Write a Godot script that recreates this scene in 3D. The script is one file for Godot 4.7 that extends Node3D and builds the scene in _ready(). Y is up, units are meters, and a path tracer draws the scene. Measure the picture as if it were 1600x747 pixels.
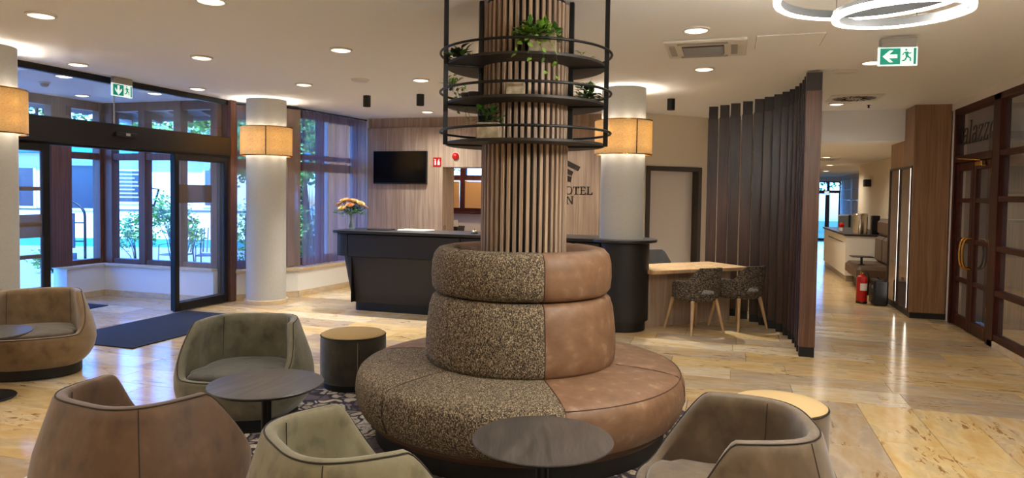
extends Node3D
# Hotel lobby. World axes follow the building: x right, y up, z towards the viewer; metres.

const CEIL := 2.87
var M := {}
var names := {}
var rng := RandomNumberGenerator.new()

func _ready():
	rng.seed = 7
	camera_and_light()
	materials()
	floor_and_ceiling()
	walls()
	entrance()
	curtains_and_windows()
	columns()
	reception()
	back_office()
	glass_partition()
	bar_room()
	cabinet_and_corridor()
	outdoors()
	sofa_island()
	armchairs_tables()
	desk_chairs()
	slat_screen()
	ceiling_fittings()
	small_things()

# ---------------------------------------------------------------- camera, sky, sun, exposure
func camera_and_light():
	var cam := Camera3D.new()
	cam.name = "camera"
	cam.projection = Camera3D.PROJECTION_FRUSTUM
	cam.near = 0.1
	cam.far = 200.0
	cam.size = 0.1 * 747.0 / 1080.0
	cam.frustum_offset = Vector2(0, -0.1 * 30.5 / 1080.0)
	cam.position = Vector3(0, 1.6, 0)
	cam.basis = Basis(Vector3.UP, deg_to_rad(17.5)) * Basis(Vector3.RIGHT, -0.037) * Basis(Vector3.BACK, 0.0145)
	add_child(cam)
	cam.current = true
	var env := Environment.new()
	env.background_mode = Environment.BG_SKY
	var sky := Sky.new()
	var pm := ProceduralSkyMaterial.new()
	pm.sky_top_color = Color(0.20, 0.46, 0.95)
	pm.sky_horizon_color = Color(0.42, 0.70, 1.0)
	pm.ground_bottom_color = Color(0.35, 0.42, 0.48)
	pm.ground_horizon_color = Color(0.62, 0.72, 0.8)
	pm.sky_energy_multiplier = 3.4
	pm.ground_energy_multiplier = 2.0
	sky.sky_material = pm
	env.sky = sky
	env.tonemap_mode = Environment.TONE_MAPPER_LINEAR
	env.tonemap_exposure = 0.8
	env.sdfgi_enabled = true
	env.ssao_enabled = true
	env.ssil_enabled = true
	var we := WorldEnvironment.new()
	we.name = "environment"
	we.environment = env
	add_child(we)
	var sun := DirectionalLight3D.new()
	sun.name = "sun"
	sun.light_color = Color(0.68, 0.86, 1.0)
	sun.light_energy = 6.2
	sun.light_angular_distance = 0.6
	sun.shadow_enabled = true
	sun.basis = Basis.looking_at(Vector3(-0.25, -0.75, -0.61).normalized())
	add_child(sun)

# ---------------------------------------------------------------- node helpers
func numbered(called: String) -> String:
	if not names.has(called):
		names[called] = 0
		return called
	names[called] += 1
	return "%s_%03d" % [called, names[called]]

func tag(o: Node, label: String, category: String, group := ""):
	if label != "": o.set_meta("label", label)
	if category != "": o.set_meta("category", category)
	if group != "": o.set_meta("group", group)
	return o

func thing(called: String, label: String, category: String, at := Vector3.ZERO, turn := 0.0, group := "") -> Node3D:
	var o := Node3D.new()
	o.name = numbered(called)
	o.position = at
	o.rotation.y = turn
	add_child(o)
	tag(o, label, category, group)
	return o

func obj(called: String, st, mat: Material, parent: Node = null) -> MeshInstance3D:
	var mi := MeshInstance3D.new()
	if st is SurfaceTool:
		st.generate_normals()
		mi.mesh = st.commit()
	else:
		mi.mesh = st
	mi.material_override = mat
	if parent == null:
		mi.name = numbered(called)
		add_child(mi)
	else:
		mi.name = called
		parent.add_child(mi, true)
	return mi

func struct(called: String, st, mat: Material, label := "") -> MeshInstance3D:
	var o := obj(called, st, mat)
	o.set_meta("kind", "structure")
	if label != "": o.set_meta("label", label)
	return o

func dup(src: Node3D, base: String, label: String, at: Vector3, turn := 0.0) -> Node3D:
	var r: Node3D = src.duplicate()
	r.name = numbered(base)
	add_child(r)
	r.position = at
	r.rotation.y = turn
	r.set_meta("label", label)
	return r

# ---------------------------------------------------------------- mesh helpers
func S() -> SurfaceTool:
	var s := SurfaceTool.new()
	s.begin(Mesh.PRIMITIVE_TRIANGLES)
	return s

func tri(s: SurfaceTool, a: Vector3, b: Vector3, c: Vector3, n: Vector3):
	if (c - a).cross(b - a).dot(n) < 0.0:
		s.add_vertex(a); s.add_vertex(c); s.add_vertex(b)
	else:
		s.add_vertex(a); s.add_vertex(b); s.add_vertex(c)

func quad(s: SurfaceTool, a: Vector3, b: Vector3, c: Vector3, d: Vector3, n: Vector3):
	tri(s, a, b, c, n)
	tri(s, a, c, d, n)

func box(s: SurfaceTool, c: Vector3, size: Vector3, ch := 0.0, bas := Basis.IDENTITY):
	s.set_smooth_group(-1)
	var h := size / 2.0
	ch = minf(ch, minf(h.x, minf(h.y, h.z)) * 0.9)
	for i in 3:
		var u := (i + 1) % 3
		var v := (i + 2) % 3
		for sg in [-1.0, 1.0]:
			var n := Vector3.ZERO
			n[i] = sg
			var q := []
			for k in [[-1, -1], [1, -1], [1, 1], [-1, 1]]:
				var p := Vector3.ZERO
				p[i] = sg * h[i]
				p[u] = k[0] * (h[u] - ch)
				p[v] = k[1] * (h[v] - ch)
				q.append(c + bas * p)
			quad(s, q[0], q[1], q[2], q[3], bas * n)
			if ch > 0.0:
				# edges between face i (sign sg) and face u (sign su)
				for su in [-1.0, 1.0]:
					var e := []
					for k in [[-1.0, 0], [1.0, 0], [1.0, 1], [-1.0, 1]]:
						var p := Vector3.ZERO
						p[v] = k[0] * (h[v] - ch)
						p[i] = sg * (h[i] if k[1] == 0 else h[i] - ch)
						p[u] = su * (h[u] - ch if k[1] == 0 else h[u])
						e.append(c + bas * p)
					var en := Vector3.ZERO
					en[i] = sg
					en[u] = su
					quad(s, e[0], e[1], e[2], e[3], bas * en)
	if ch > 0.0:
		for sx in [-1.0, 1.0]:
			for sy in [-1.0, 1.0]:
				for sz in [-1.0, 1.0]:
					var a := Vector3(sx * h.x, sy * (h.y - ch), sz * (h.z - ch))
					var b := Vector3(sx * (h.x - ch), sy * h.y, sz * (h.z - ch))
					var d := Vector3(sx * (h.x - ch), sy * (h.y - ch), sz * h.z)
					tri(s, c + bas * a, c + bas * b, c + bas * d, bas * Vector3(sx, sy, sz))

func bx(c: Vector3, size: Vector3, ch := 0.0, bas := Basis.IDENTITY) -> SurfaceTool:
	var s := S()
	box(s, c, size, ch, bas)
	return s

# box given by its low and high corner
func span(s: SurfaceTool, lo: Vector3, hi: Vector3, ch := 0.0):
	box(s, (lo + hi) / 2.0, (hi - lo).abs(), ch)

func sp(lo: Vector3, hi: Vector3, ch := 0.0) -> SurfaceTool:
	var s := S()
	span(s, lo, hi, ch)
	return s

# profile (radius, y) turned about the y axis through c, from a0 to a1; angle 0 is +z, PI/2 is +x
func lathe(s: SurfaceTool, prof: Array, seg := 32, c := Vector3.ZERO, a0 := 0.0, a1 := TAU, caps := false):
	var full := is_equal_approx(a1 - a0, TAU)
	var g := 10
	for j in prof.size() - 1:
		var p: Vector2 = prof[j]
		var q: Vector2 = prof[j + 1]
		if p.distance_to(q) < 1e-6: continue
		if j > 0:
			var o: Vector2 = prof[j - 1]
			if absf((p - o).angle_to(q - p)) > 0.6: g += 1
		s.set_smooth_group(g)
		var dy := q.y - p.y
		var dr := q.x - p.x
		for i in seg:
			var t0 := a0 + (a1 - a0) * i / seg
			var t1 := a0 + (a1 - a0) * ((i + 1) % seg if full else i + 1) / seg
			var d0 := Vector3(sin(t0), 0, cos(t0))
			var d1 := Vector3(sin(t1), 0, cos(t1))
			var n := (d0 + d1) * 0.5 * dy - Vector3(0, dr, 0)
			var A := c + d0 * p.x + Vector3(0, p.y, 0)
			var B := c + d1 * p.x + Vector3(0, p.y, 0)
			var C := c + d1 * q.x + Vector3(0, q.y, 0)
			var D := c + d0 * q.x + Vector3(0, q.y, 0)
			if p.x < 1e-5: tri(s, A, C, D, n)
			elif q.x < 1e-5: tri(s, A, B, C, n)
			else: quad(s, A, B, C, D, n)
	if caps and not full:
		var poly := PackedVector2Array(prof)
		if poly[0].distance_to(poly[poly.size() - 1]) < 1e-6: poly.remove_at(poly.size() - 1)
		var idx := Geometry2D.triangulate_polygon(poly)
		s.set_smooth_group(-1)
		for e in [[a0, -1.0], [a1, 1.0]]:
			var d := Vector3(sin(e[0]), 0, cos(e[0]))
			var n: Vector3 = Vector3(cos(e[0]), 0, -sin(e[0])) * e[1]
			for k in range(0, idx.size(), 3):
				var t := []
				for m in 3:
					var v := poly[idx[k + m]]
					t.append(c + d * v.x + Vector3(0, v.y, 0))
				tri(s, t[0], t[1], t[2], n)

func lt(prof: Array, seg := 32, c := Vector3.ZERO, a0 := 0.0, a1 := TAU, caps := false) -> SurfaceTool:
	var s := S()
	lathe(s, prof, seg, c, a0, a1, caps)
	return s

func tube(s: SurfaceTool, pts: Array, r, sides := 8, closed := false):
	s.set_smooth_group(3)
	var n := pts.size()
	var rings := []
	var up := Vector3.UP
	var first: Vector3 = (pts[1] - pts[0]).normalized()
	if absf(first.dot(up)) > 0.9: up = Vector3.RIGHT
	var side := first.cross(up).normalized()
	for i in n:
		var a: Vector3 = pts[(i - 1 + n) % n] if closed or i > 0 else pts[0]
		var b: Vector3 = pts[(i + 1) % n] if closed or i < n - 1 else pts[n - 1]
		var d := (b - a).normalized()
		side = (side - d * side.dot(d)).normalized()
		var o := d.cross(side)
		var rr: float = r[i] if r is Array else r
		var ring := []
		for k in sides:
			var t := TAU * k / sides
			ring.append(pts[i] + (side * cos(t) + o * sin(t)) * rr)
		rings.append(ring)
	for i in (n if closed else n - 1):
		var R0: Array = rings[i]
		var R1: Array = rings[(i + 1) % n]
		var c0: Vector3 = pts[i]
		# the last ring of a closed tube may be turned against the first
		var off := 0
		if closed and i == n - 1:
			var best := 1e9
			for k in sides:
				var dd: float = R0[0].distance_to(R1[k])
				if dd < best:
					best = dd
					off = k
		for k in sides:
			var k1 := (k + 1) % sides
			quad(s, R0[k], R0[k1], R1[(k1 + off) % sides], R1[(k + off) % sides], (R0[k] + R0[k1]) * 0.5 - c0)
	if not closed:
		s.set_smooth_group(-1)
		for e in [0, n - 1]:
			var nn: Vector3 = (pts[0] - pts[1]) if e == 0 else (pts[n - 1] - pts[n - 2])
			for k in range(1, sides - 1):
				tri(s, rings[e][0], rings[e][k], rings[e][k + 1], nn)

func tb(pts: Array, r, sides := 8, closed := false) -> SurfaceTool:
	var s := S()
	tube(s, pts, r, sides, closed)
	return s

# polygon in the local xy plane, pushed out along local z from z0 to z1
func extrude(s: SurfaceTool, poly: Array, z0: float, z1: float, x := Transform3D.IDENTITY, smooth := false):
	var p := PackedVector2Array(poly)
	var idx := Geometry2D.triangulate_polygon(p)
	s.set_smooth_group(-1)
	for k in range(0, idx.size(), 3):
		for e in [[z0, -1.0], [z1, 1.0]]:
			var t := []
			for m in 3: t.append(x * Vector3(p[idx[k + m]].x, p[idx[k + m]].y, e[0]))
			tri(s, t[0], t[1], t[2], x.basis * Vector3(0, 0, e[1] * signf(z1 - z0)))
	s.set_smooth_group(5 if smooth else -1)
	var cw := Geometry2D.is_polygon_clockwise(p)
	for i in p.size():
		var a := p[i]
		var b := p[(i + 1) % p.size()]
		var n := Vector3(b.y - a.y, a.x - b.x, 0) * (-1.0 if cw else 1.0)
		quad(s, x * Vector3(a.x, a.y, z0), x * Vector3(b.x, b.y, z0), x * Vector3(b.x, b.y, z1), x * Vector3(a.x, a.y, z1), x.basis * n)

func ex(poly: Array, z0: float, z1: float, x := Transform3D.IDENTITY, smooth := false) -> SurfaceTool:
	var s := S()
	extrude(s, poly, z0, z1, x, smooth)
	return s

# polygon in plan (x, z), raised from y0 to y1
func plan(s: SurfaceTool, poly: Array, y0: float, y1: float, smooth := false):
	var q := []
	for v in poly: q.append(Vector2(v.x, -v.y))
	extrude(s, q, y0, y1, Transform3D(Basis(Vector3(1, 0, 0), Vector3(0, 0, -1), Vector3(0, 1, 0)), Vector3.ZERO), smooth)

func pl(poly: Array, y0: float, y1: float, smooth := false) -> SurfaceTool:
	var s := S()
	plan(s, poly, y0, y1, smooth)
	return s

func grid(s: SurfaceTool, P: Array, wrap := false, group := 2, flip := false):
	s.set_smooth_group(group)
	for j in P.size() - 1:
		var A: Array = P[j]
		var B: Array = P[j + 1]
		var n := A.size()
		for i in (n if wrap else n - 1):
			var k := (i + 1) % n
			if flip:
				s.add_vertex(A[i]); s.add_vertex(A[k]); s.add_vertex(B[k])
				s.add_vertex(A[i]); s.add_vertex(B[k]); s.add_vertex(B[i])
			else:
				s.add_vertex(A[i]); s.add_vertex(B[k]); s.add_vertex(A[k])
				s.add_vertex(A[i]); s.add_vertex(B[i]); s.add_vertex(B[k])

func circle(r: float, n: int, y := 0.0, c := Vector3.ZERO) -> Array:
	var a := []
	for i in n: a.append(c + Vector3(r * sin(TAU * i / n), y, r * cos(TAU * i / n)))
	return a

func text(t: String, height: float, depth: float, font := "Droid Serif", italic := false) -> TextMesh:
	var tm := TextMesh.new()
	var f := SystemFont.new()
	f.font_names = PackedStringArray([font])
	f.font_italic = italic
	tm.font = f
	tm.text = t
	tm.font_size = 64
	tm.pixel_size = height / 46.0
	tm.depth = depth
	tm.curve_step = 2.0
	return tm

func at(x: float, y: float, z: float) -> Vector3:
	return Vector3(x, y, z)

# ---------------------------------------------------------------- materials
func mat(called: String, col: Color, rough := 0.6, metal := 0.0) -> StandardMaterial3D:
	var m := StandardMaterial3D.new()
	m.resource_name = called
	m.albedo_color = col
	m.roughness = rough
	m.metallic = metal
	M[called] = m
	return m

func glow(called: String, col: Color, energy: float) -> StandardMaterial3D:
	var m := mat(called, col, 0.5)
	m.emission_enabled = true
	m.emission = col
	m.emission_energy_multiplier = energy
	return m

func ramp(cols: Array, offs: Array) -> Gradient:
	var g := Gradient.new()
	g.offsets = PackedFloat32Array(offs)
	g.colors = PackedColorArray(cols)
	return g

func noise(freq: float, oct: int, sd: int, type := FastNoiseLite.TYPE_SIMPLEX_SMOOTH) -> FastNoiseLite:
	var n := FastNoiseLite.new()
	n.noise_type = type
	n.seed = sd
	n.frequency = freq
	n.fractal_octaves = oct
	if oct < 2: n.fractal_type = FastNoiseLite.FRACTAL_NONE
	return n

func ntex(n: FastNoiseLite, cols: Array, offs: Array, size := 256) -> NoiseTexture2D:
	var t := NoiseTexture2D.new()
	t.width = size
	t.height = size
	t.seamless = true
	t.seamless_blend_skirt = 0.2
	t.noise = n
	t.color_ramp = ramp(cols, offs)
	return t

func tri_map(m: StandardMaterial3D, scale: Vector3, world := false):
	m.uv1_triplanar = true
	m.uv1_world_triplanar = world
	m.uv1_scale = scale
	m.uv1_triplanar_sharpness = 6.0

func bump(m: StandardMaterial3D, t: Texture2D, cm: float):
	m.heightmap_enabled = true
	m.heightmap_texture = t
	m.heightmap_scale = cm

# wood with the grain up the picture: c0 dark lines, c1 mid, c2 light
func wood_image(sd: int, c0: Color, c1: Color, c2: Color, w := 512, h := 512, figure := 0.5) -> ImageTexture:
	var a := noise(1.0, 3, sd)
	var b := noise(1.0, 2, sd + 5)
	var im := Image.create(w, h, false, Image.FORMAT_RGB8)
	for y in h:
		var ty := TAU * y / h
		var yc := cos(ty)
		var ys := sin(ty)
		for x in w:
			var u := float(x) / w
			var bend := b.get_noise_3d(u * 5.0, yc * 0.55, ys * 0.55) * figure
			var g := a.get_noise_3d((u + bend * 0.05) * 24.0, yc * 0.3, ys * 0.3) * 0.6 + a.get_noise_3d((u + bend * 0.03) * 110.0, yc * 0.8 + 9.0, ys * 0.8) * 0.4 + bend * 0.35
			g = clampf(g * 0.9 + 0.5, 0.0, 1.0)
			im.set_pixel(x, y, c0.lerp(c1, g * 2.0) if g < 0.5 else c1.lerp(c2, g * 2.0 - 1.0))
	return ImageTexture.create_from_image(im)

func wood(called: String, tex: Texture2D, scale: Vector3, rough := 0.45, tint := Color.WHITE) -> StandardMaterial3D:
	var m := mat(called, tint, rough)
	m.albedo_texture = tex
	tri_map(m, scale)
	return m

# travertine-like stone: streaks along u, clouds, sparse rusty squiggles
func stone_image(sd: int, size := 640) -> ImageTexture:
	var a := noise(1.0, 4, sd)
	var b := noise(1.0, 3, sd + 3)
	var v := noise(1.0, 4, sd + 8)
	var im := Image.create(size, size, false, Image.FORMAT_RGB8)
	var cream := Color(0.90, 0.85, 0.75)
	var gold := Color(0.84, 0.73, 0.55)
	var grey := Color(0.74, 0.69, 0.63)
	var rust := Color(0.50, 0.34, 0.18)
	for y in size:
		for x in size:
			var u := float(x) / size
			var w := float(y) / size
			var cl := a.get_noise_2d(u * 2.4, w * 6.0)
			var st := b.get_noise_2d(u * 7.0 + cl * 1.5, w * 20.0 + cl)
			var c := cream.lerp(gold, clampf(0.30 + cl * 1.1 + st * 0.35, 0.0, 1.0))
			c = c.lerp(grey, clampf(-cl * 1.3 + st * 0.3 - 0.12, 0.0, 0.5))
			var patch := a.get_noise_2d(u * 2.2 + 30.0, w * 3.2 + 7.0)
			var fl := v.get_noise_2d(u * 8.0 + st * 0.6, w * 30.0 + cl)
			var vein := absf(v.get_noise_2d(u * 4.0 + st * 0.4 + 60.0, w * 12.0 + cl))
			if patch > 0.04:
				c = c.lerp(rust, clampf((fl - 0.26) * 5.0, 0.0, 0.65) * clampf((patch - 0.10) * 6.0, 0.0, 1.0))
				c = c.lerp(rust, clampf((0.022 - vein) * 26.0, 0.0, 0.45) * clampf((patch - 0.02) * 5.0, 0.0, 1.0))
			im.set_pixel(x, y, c)
	return ImageTexture.create_from_image(im)

# looped yarn: every texel a tuft of its own tone
func fleck_image(sd: int, cols: Array, size := 256) -> ImageTexture:
	var r := RandomNumberGenerator.new()
	r.seed = sd
	var im := Image.create(size, size, false, Image.FORMAT_RGB8)
	for y in size:
		for x in size:
			var k := r.randf() * (cols.size() - 1)
			var i := int(k)
			im.set_pixel(x, y, cols[i].lerp(cols[i + 1], k - i))
	return ImageTexture.create_from_image(im)

func rug_image(size := 1024) -> ImageTexture:
	var d := noise(1.0, 1, 21, FastNoiseLite.TYPE_CELLULAR)
	d.cellular_return_type = FastNoiseLite.RETURN_DISTANCE2_SUB
	d.cellular_jitter = 1.0
	var cv := noise(1.0, 1, 21, FastNoiseLite.TYPE_CELLULAR)
	cv.cellular_return_type = FastNoiseLite.RETURN_CELL_VALUE
	cv.cellular_jitter = 1.0
	var wp := noise(1.0, 2, 4)
	var ln := noise(1.0, 2, 9)
	var im := Image.create(size, size, false, Image.FORMAT_RGB8)
	var dark := Color(0.20, 0.17, 0.20)
	var pale := [Color(0.86, 0.82, 0.75), Color(0.78, 0.72, 0.62), Color(0.56, 0.51, 0.50), Color(0.84, 0.77, 0.64), Color(0.80, 0.75, 0.68), Color(0.40, 0.36, 0.37)]
	for y in size:
		for x in size:
			var u := float(x) / size * 42.0
			var w := float(y) / size * 42.0
			var uu := u + wp.get_noise_2d(u * 0.35, w * 0.35) * 0.9
			var ww := w + wp.get_noise_2d(u * 0.35 + 50.0, w * 0.35) * 0.9
			var e := d.get_noise_2d(uu, ww) + 1.0
			var k := int(absf(cv.get_noise_2d(uu, ww)) * 997.0) % 6
			var c: Color = pale[k]
			c = c.lerp(dark, clampf((0.06 - absf(ln.get_noise_2d(u * 1.6, w * 1.6))) * 14.0, 0.0, 0.6))
			var edge := clampf((e - 0.10) * 8.0, 0.0, 1.0)
			im.set_pixel(x, y, dark.lerp(c, edge))
	return ImageTexture.create_from_image(im)

func weave_image(sd: int, c0: Color, c1: Color, cells: int, size := 256, contrast := 1.0) -> ImageTexture:
	var n := noise(1.0, 1, sd, FastNoiseLite.TYPE_VALUE)
	var im := Image.create(size, size, false, Image.FORMAT_RGB8)
	for y in size:
		for x in size:
			var i := x * cells / size
			var j := y * cells / size
			var over := 0.5 + 0.5 * sin(TAU * x * cells / size) * sin(TAU * y * cells / size)
			var g := clampf(over * 0.5 + 0.5 * (n.get_noise_2d(i * 7.3, j * 1.7 if (i + j) % 2 else j * 7.9) * 0.5 + 0.5), 0.0, 1.0)
			im.set_pixel(x, y, c0.lerp(c1, clampf(0.5 + (g - 0.5) * contrast, 0.0, 1.0)))
	return ImageTexture.create_from_image(im)

func velvet(called: String, dark: Color, mid: Color, light: Color, sd: int):
	var m := mat(called, Color.WHITE, 0.62)
	m.albedo_texture = ntex(noise(0.011, 6, sd), [dark.lerp(mid, 0.45), mid, mid, light.lerp(mid, 0.3)], [0.10, 0.42, 0.56, 0.92], 512)
	tri_map(m, Vector3(1.3, 1.0, 1.3))
	m.rim_enabled = true
	m.rim = 0.7
	m.rim_tint = 0.6
	bump(m, ntex(noise(0.02, 3, sd + 1), [Color.BLACK, Color.WHITE], [0.0, 1.0], 256), 0.25)

func materials():
	# plaster and paint
	var m := mat("ceiling_paint", Color(0.94, 0.935, 0.92), 0.85)
	mat("wall_paint", Color(0.88, 0.83, 0.75), 0.85)
	mat("white_paint", Color(0.93, 0.92, 0.89), 0.7)
	mat("door_paint", Color(0.86, 0.82, 0.79), 0.5)
	mat("black_metal", Color(0.055, 0.055, 0.062), 0.42, 0.3)
	mat("shelf_metal", Color(0.15, 0.135, 0.125), 0.5, 0.2)
	mat("black_plinth", Color(0.03, 0.03, 0.033), 0.5)
	mat("dark_frame", Color(0.075, 0.065, 0.075), 0.4, 0.2)
	mat("door_frame_bronze", Color(0.27, 0.24, 0.21), 0.45, 0.3)
	mat("white_plastic", Color(0.86, 0.84, 0.80), 0.5)
	mat("grey_plastic", Color(0.62, 0.60, 0.57), 0.55)
	mat("black_plastic", Color(0.03, 0.03, 0.035), 0.35)
	mat("red_paint", Color(0.72, 0.06, 0.05), 0.35)
	mat("steel", Color(0.72, 0.68, 0.62), 0.25, 1.0)
	mat("brass", Color(0.83, 0.62, 0.30), 0.22, 1.0)
	mat("paper", Color(0.92, 0.90, 0.86), 0.8)
	mat("dark_void", Color(0.02, 0.018, 0.016), 0.9)
	# woods
	var oak := wood_image(3, Color(0.55, 0.465, 0.39), Color(0.67, 0.58, 0.50), Color(0.77, 0.69, 0.60))
	wood("oak_panel", oak, Vector3(1.1, 0.33, 1.1), 0.5)
	wood("oak_cabinet", oak, Vector3(1.1, 0.33, 1.1), 0.5, Color(0.86, 0.74, 0.60))
	wood("oak_panel_b", oak, Vector3(1.1, 0.33, 1.1), 0.5, Color(0.94, 0.92, 0.90)).uv1_offset = Vector3(0.37, 0.21, 0.13)
	wood("oak_slat", oak, Vector3(2.4, 0.35, 2.4), 0.55, Color(1.0, 0.98, 0.96))
	wood("oak_slat_b", oak, Vector3(2.4, 0.35, 2.4), 0.55, Color(0.90, 0.89, 0.89)).uv1_offset = Vector3(0.5, 0.1, 0.2)
	var pale := wood_image(12, Color(0.66, 0.52, 0.36), Color(0.77, 0.63, 0.46), Color(0.84, 0.71, 0.54), 256, 256)
	wood("pale_oak", pale, Vector3(1.2, 0.6, 1.2), 0.4)
	wood("pale_oak_top", pale, Vector3(0.6, 0.6, 2.0), 0.35)
	var wal := wood_image(31, Color(0.25, 0.165, 0.13), Color(0.38, 0.265, 0.205), Color(0.49, 0.36, 0.28), 512, 512, 0.9)
	wood("walnut", wal, Vector3(2.2, 0.36, 2.2), 0.36)
	wood("walnut_shaded", wal, Vector3(2.2, 0.36, 2.2), 0.34, Color(0.68, 0.66, 0.70))  # walnut again, with shade and bluish reflection put into the tint
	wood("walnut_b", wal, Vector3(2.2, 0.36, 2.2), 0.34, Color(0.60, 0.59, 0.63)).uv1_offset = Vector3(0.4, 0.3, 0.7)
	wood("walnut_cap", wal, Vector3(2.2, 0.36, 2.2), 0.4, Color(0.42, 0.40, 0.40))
	var red := wood_image(44, Color(0.16, 0.075, 0.05), Color(0.26, 0.125, 0.085), Color(0.34, 0.17, 0.115), 256, 256)
	wood("mahogany", red, Vector3(2.0, 0.5, 2.0), 0.5, Color(0.98, 0.85, 0.78)).metallic_specular = 0.3
	var wbr := wood_image(47, Color(0.30, 0.19, 0.145), Color(0.40, 0.265, 0.21), Color(0.48, 0.33, 0.27), 256, 256)
	wood("window_wood", wbr, Vector3(2.0, 0.5, 2.0), 0.5)
	# stone
	var sa := stone_image(5)
	var sb := stone_image(60)
	var tints := [Color(1, 0.98, 0.95), Color(0.98, 0.92, 0.82), Color(0.90, 0.86, 0.82), Color(1.0, 0.94, 0.80), Color(0.84, 0.80, 0.78), Color(0.95, 0.88, 0.74)]
	for i in 12:
		m = mat("stone_%d" % i, tints[i % 6], 0.16)
		m.albedo_texture = sa if i < 6 else sb
		m.metallic_specular = 0.42
		m.roughness_texture = null
	m = mat("stone_trim", Color(0.95, 0.92, 0.88), 0.4)
	m.albedo_texture = sa
	tri_map(m, Vector3(0.9, 0.9, 0.9))
	m = mat("grout", Color(0.55, 0.47, 0.36), 0.7)
	# textiles
	m = mat("boucle", Color.WHITE, 0.95)
	var bo := fleck_image(77, [Color(0.10, 0.08, 0.06), Color(0.22, 0.18, 0.14), Color(0.41, 0.35, 0.28), Color(0.60, 0.53, 0.43), Color(0.86, 0.79, 0.67)])
	m.albedo_texture = bo
	tri_map(m, Vector3(1.15, 0.82, 1.15))
	bump(m, bo, 0.3)
	m = mat("tweed", Color.WHITE, 0.95)
	m.albedo_texture = fleck_image(78, [Color(0.06, 0.053, 0.05), Color(0.13, 0.11, 0.10), Color(0.22, 0.19, 0.165), Color(0.40, 0.35, 0.30), Color(0.78, 0.71, 0.60)])
	tri_map(m, Vector3(0.8, 0.7, 0.8))
	m = mat("leather", Color.WHITE, 0.52)
	m.albedo_texture = ntex(noise(0.011, 5, 15), [Color(0.47, 0.345, 0.25), Color(0.505, 0.375, 0.275), Color(0.53, 0.40, 0.30), Color(0.63, 0.51, 0.40)], [0.15, 0.45, 0.68, 0.92], 512)
	tri_map(m, Vector3(1.3, 1.3, 1.3))
	bump(m, ntex(noise(0.05, 3, 16), [Color.BLACK, Color.WHITE], [0.0, 1.0], 256), 0.12)
	mat("leather_seam", Color(0.32, 0.215, 0.145), 0.6)
	m = mat("bench_leather", Color(0.33, 0.25, 0.19), 0.5)
	velvet("velvet_tan", Color(0.33, 0.25, 0.16), Color(0.49, 0.39, 0.265), Color(0.58, 0.48, 0.34), 101)
	velvet("velvet_tan_nap_shade", Color(0.18, 0.135, 0.09), Color(0.29, 0.225, 0.155), Color(0.38, 0.30, 0.21), 105)
	velvet("velvet_brown", Color(0.25, 0.175, 0.115), Color(0.385, 0.28, 0.19), Color(0.47, 0.35, 0.24), 111)
	velvet("velvet_green", Color(0.25, 0.235, 0.18), Color(0.42, 0.40, 0.32), Color(0.52, 0.50, 0.41), 121)
	velvet("velvet_sage", Color(0.33, 0.305, 0.22), Color(0.52, 0.49, 0.38), Color(0.60, 0.57, 0.45), 131)
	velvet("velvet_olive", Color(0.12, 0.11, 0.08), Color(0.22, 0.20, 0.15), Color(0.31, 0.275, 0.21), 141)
	velvet("velvet_taupe", Color(0.24, 0.19, 0.135), Color(0.39, 0.32, 0.235), Color(0.48, 0.40, 0.30), 151)
	m = mat("pouf_top", Color(0.70, 0.58, 0.36), 0.75)
	m = mat("pouf_top_pale", Color(0.82, 0.70, 0.50), 0.75)
	m = mat("piping_dark", Color(0.17, 0.13, 0.095), 0.6)
	m = mat("piping_light", Color(0.60, 0.54, 0.43), 0.6)
	m = mat("grey_wool", Color(0.27, 0.26, 0.25), 0.95)
	m = mat("rug", Color.WHITE, 0.95)
	m.albedo_texture = rug_image()
	m.uv1_scale = Vector3(1, 1, 1)
	var mw := weave_image(8, Color(0.045, 0.055, 0.08), Color(0.115, 0.13, 0.165), 32)
	m = mat("mat_fibre", Color.WHITE, 0.95)
	m.albedo_texture = mw
	tri_map(m, Vector3(3, 3, 3))
	bump(m, mw, 0.3)
	# sheer curtains: open weave, so light passes
	m = mat("curtain_sheer", Color(0.50, 0.43, 0.41, 0.55), 0.9)
	m.transparency = BaseMaterial3D.TRANSPARENCY_ALPHA
	m.backlight_enabled = true
	m.backlight = Color(0.5, 0.5, 0.55)
	m = mat("curtain_dense", Color(0.55, 0.47, 0.43, 0.93), 0.95)
	m.transparency = BaseMaterial3D.TRANSPARENCY_ALPHA
	m.backlight_enabled = true
	m.backlight = Color(0.25, 0.22, 0.22)
	# column lining and lamp band
	var lin := weave_image(17, Color(0.70, 0.69, 0.66), Color(0.80, 0.79, 0.76), 64, 256, 1.0)
	m = mat("column_linen", Color.WHITE, 0.9)
	m.albedo_texture = lin
	tri_map(m, Vector3(2.5, 2.5, 2.5))
	var rat := weave_image(19, Color(0.84, 0.76, 0.60), Color(1.0, 0.98, 0.90), 20, 256, 1.5)
	m = mat("rattan", Color.WHITE, 0.85)
	m.albedo_texture = rat
	tri_map(m, Vector3(5, 7, 5))
	m.backlight_enabled = true
	m.backlight = Color(1.0, 0.95, 0.85)
	# desk
	var dk := ntex(noise(0.05, 4, 90), [Color(0.050, 0.046, 0.052), Color(0.085, 0.078, 0.085)], [0.2, 0.8], 256)
	m = mat("desk_leather", Color.WHITE, 0.5)
	m.albedo_texture = dk
	tri_map(m, Vector3(2, 2, 2))
	bump(m, dk, 0.1)
	m = mat("desk_top", Color(0.10, 0.095, 0.10), 0.35)
	m = mat("table_top", Color.WHITE, 0.34)
	m.albedo_texture = wood_image(70, Color(0.23, 0.215, 0.205), Color(0.30, 0.28, 0.265), Color(0.38, 0.355, 0.335), 256, 256)
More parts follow.
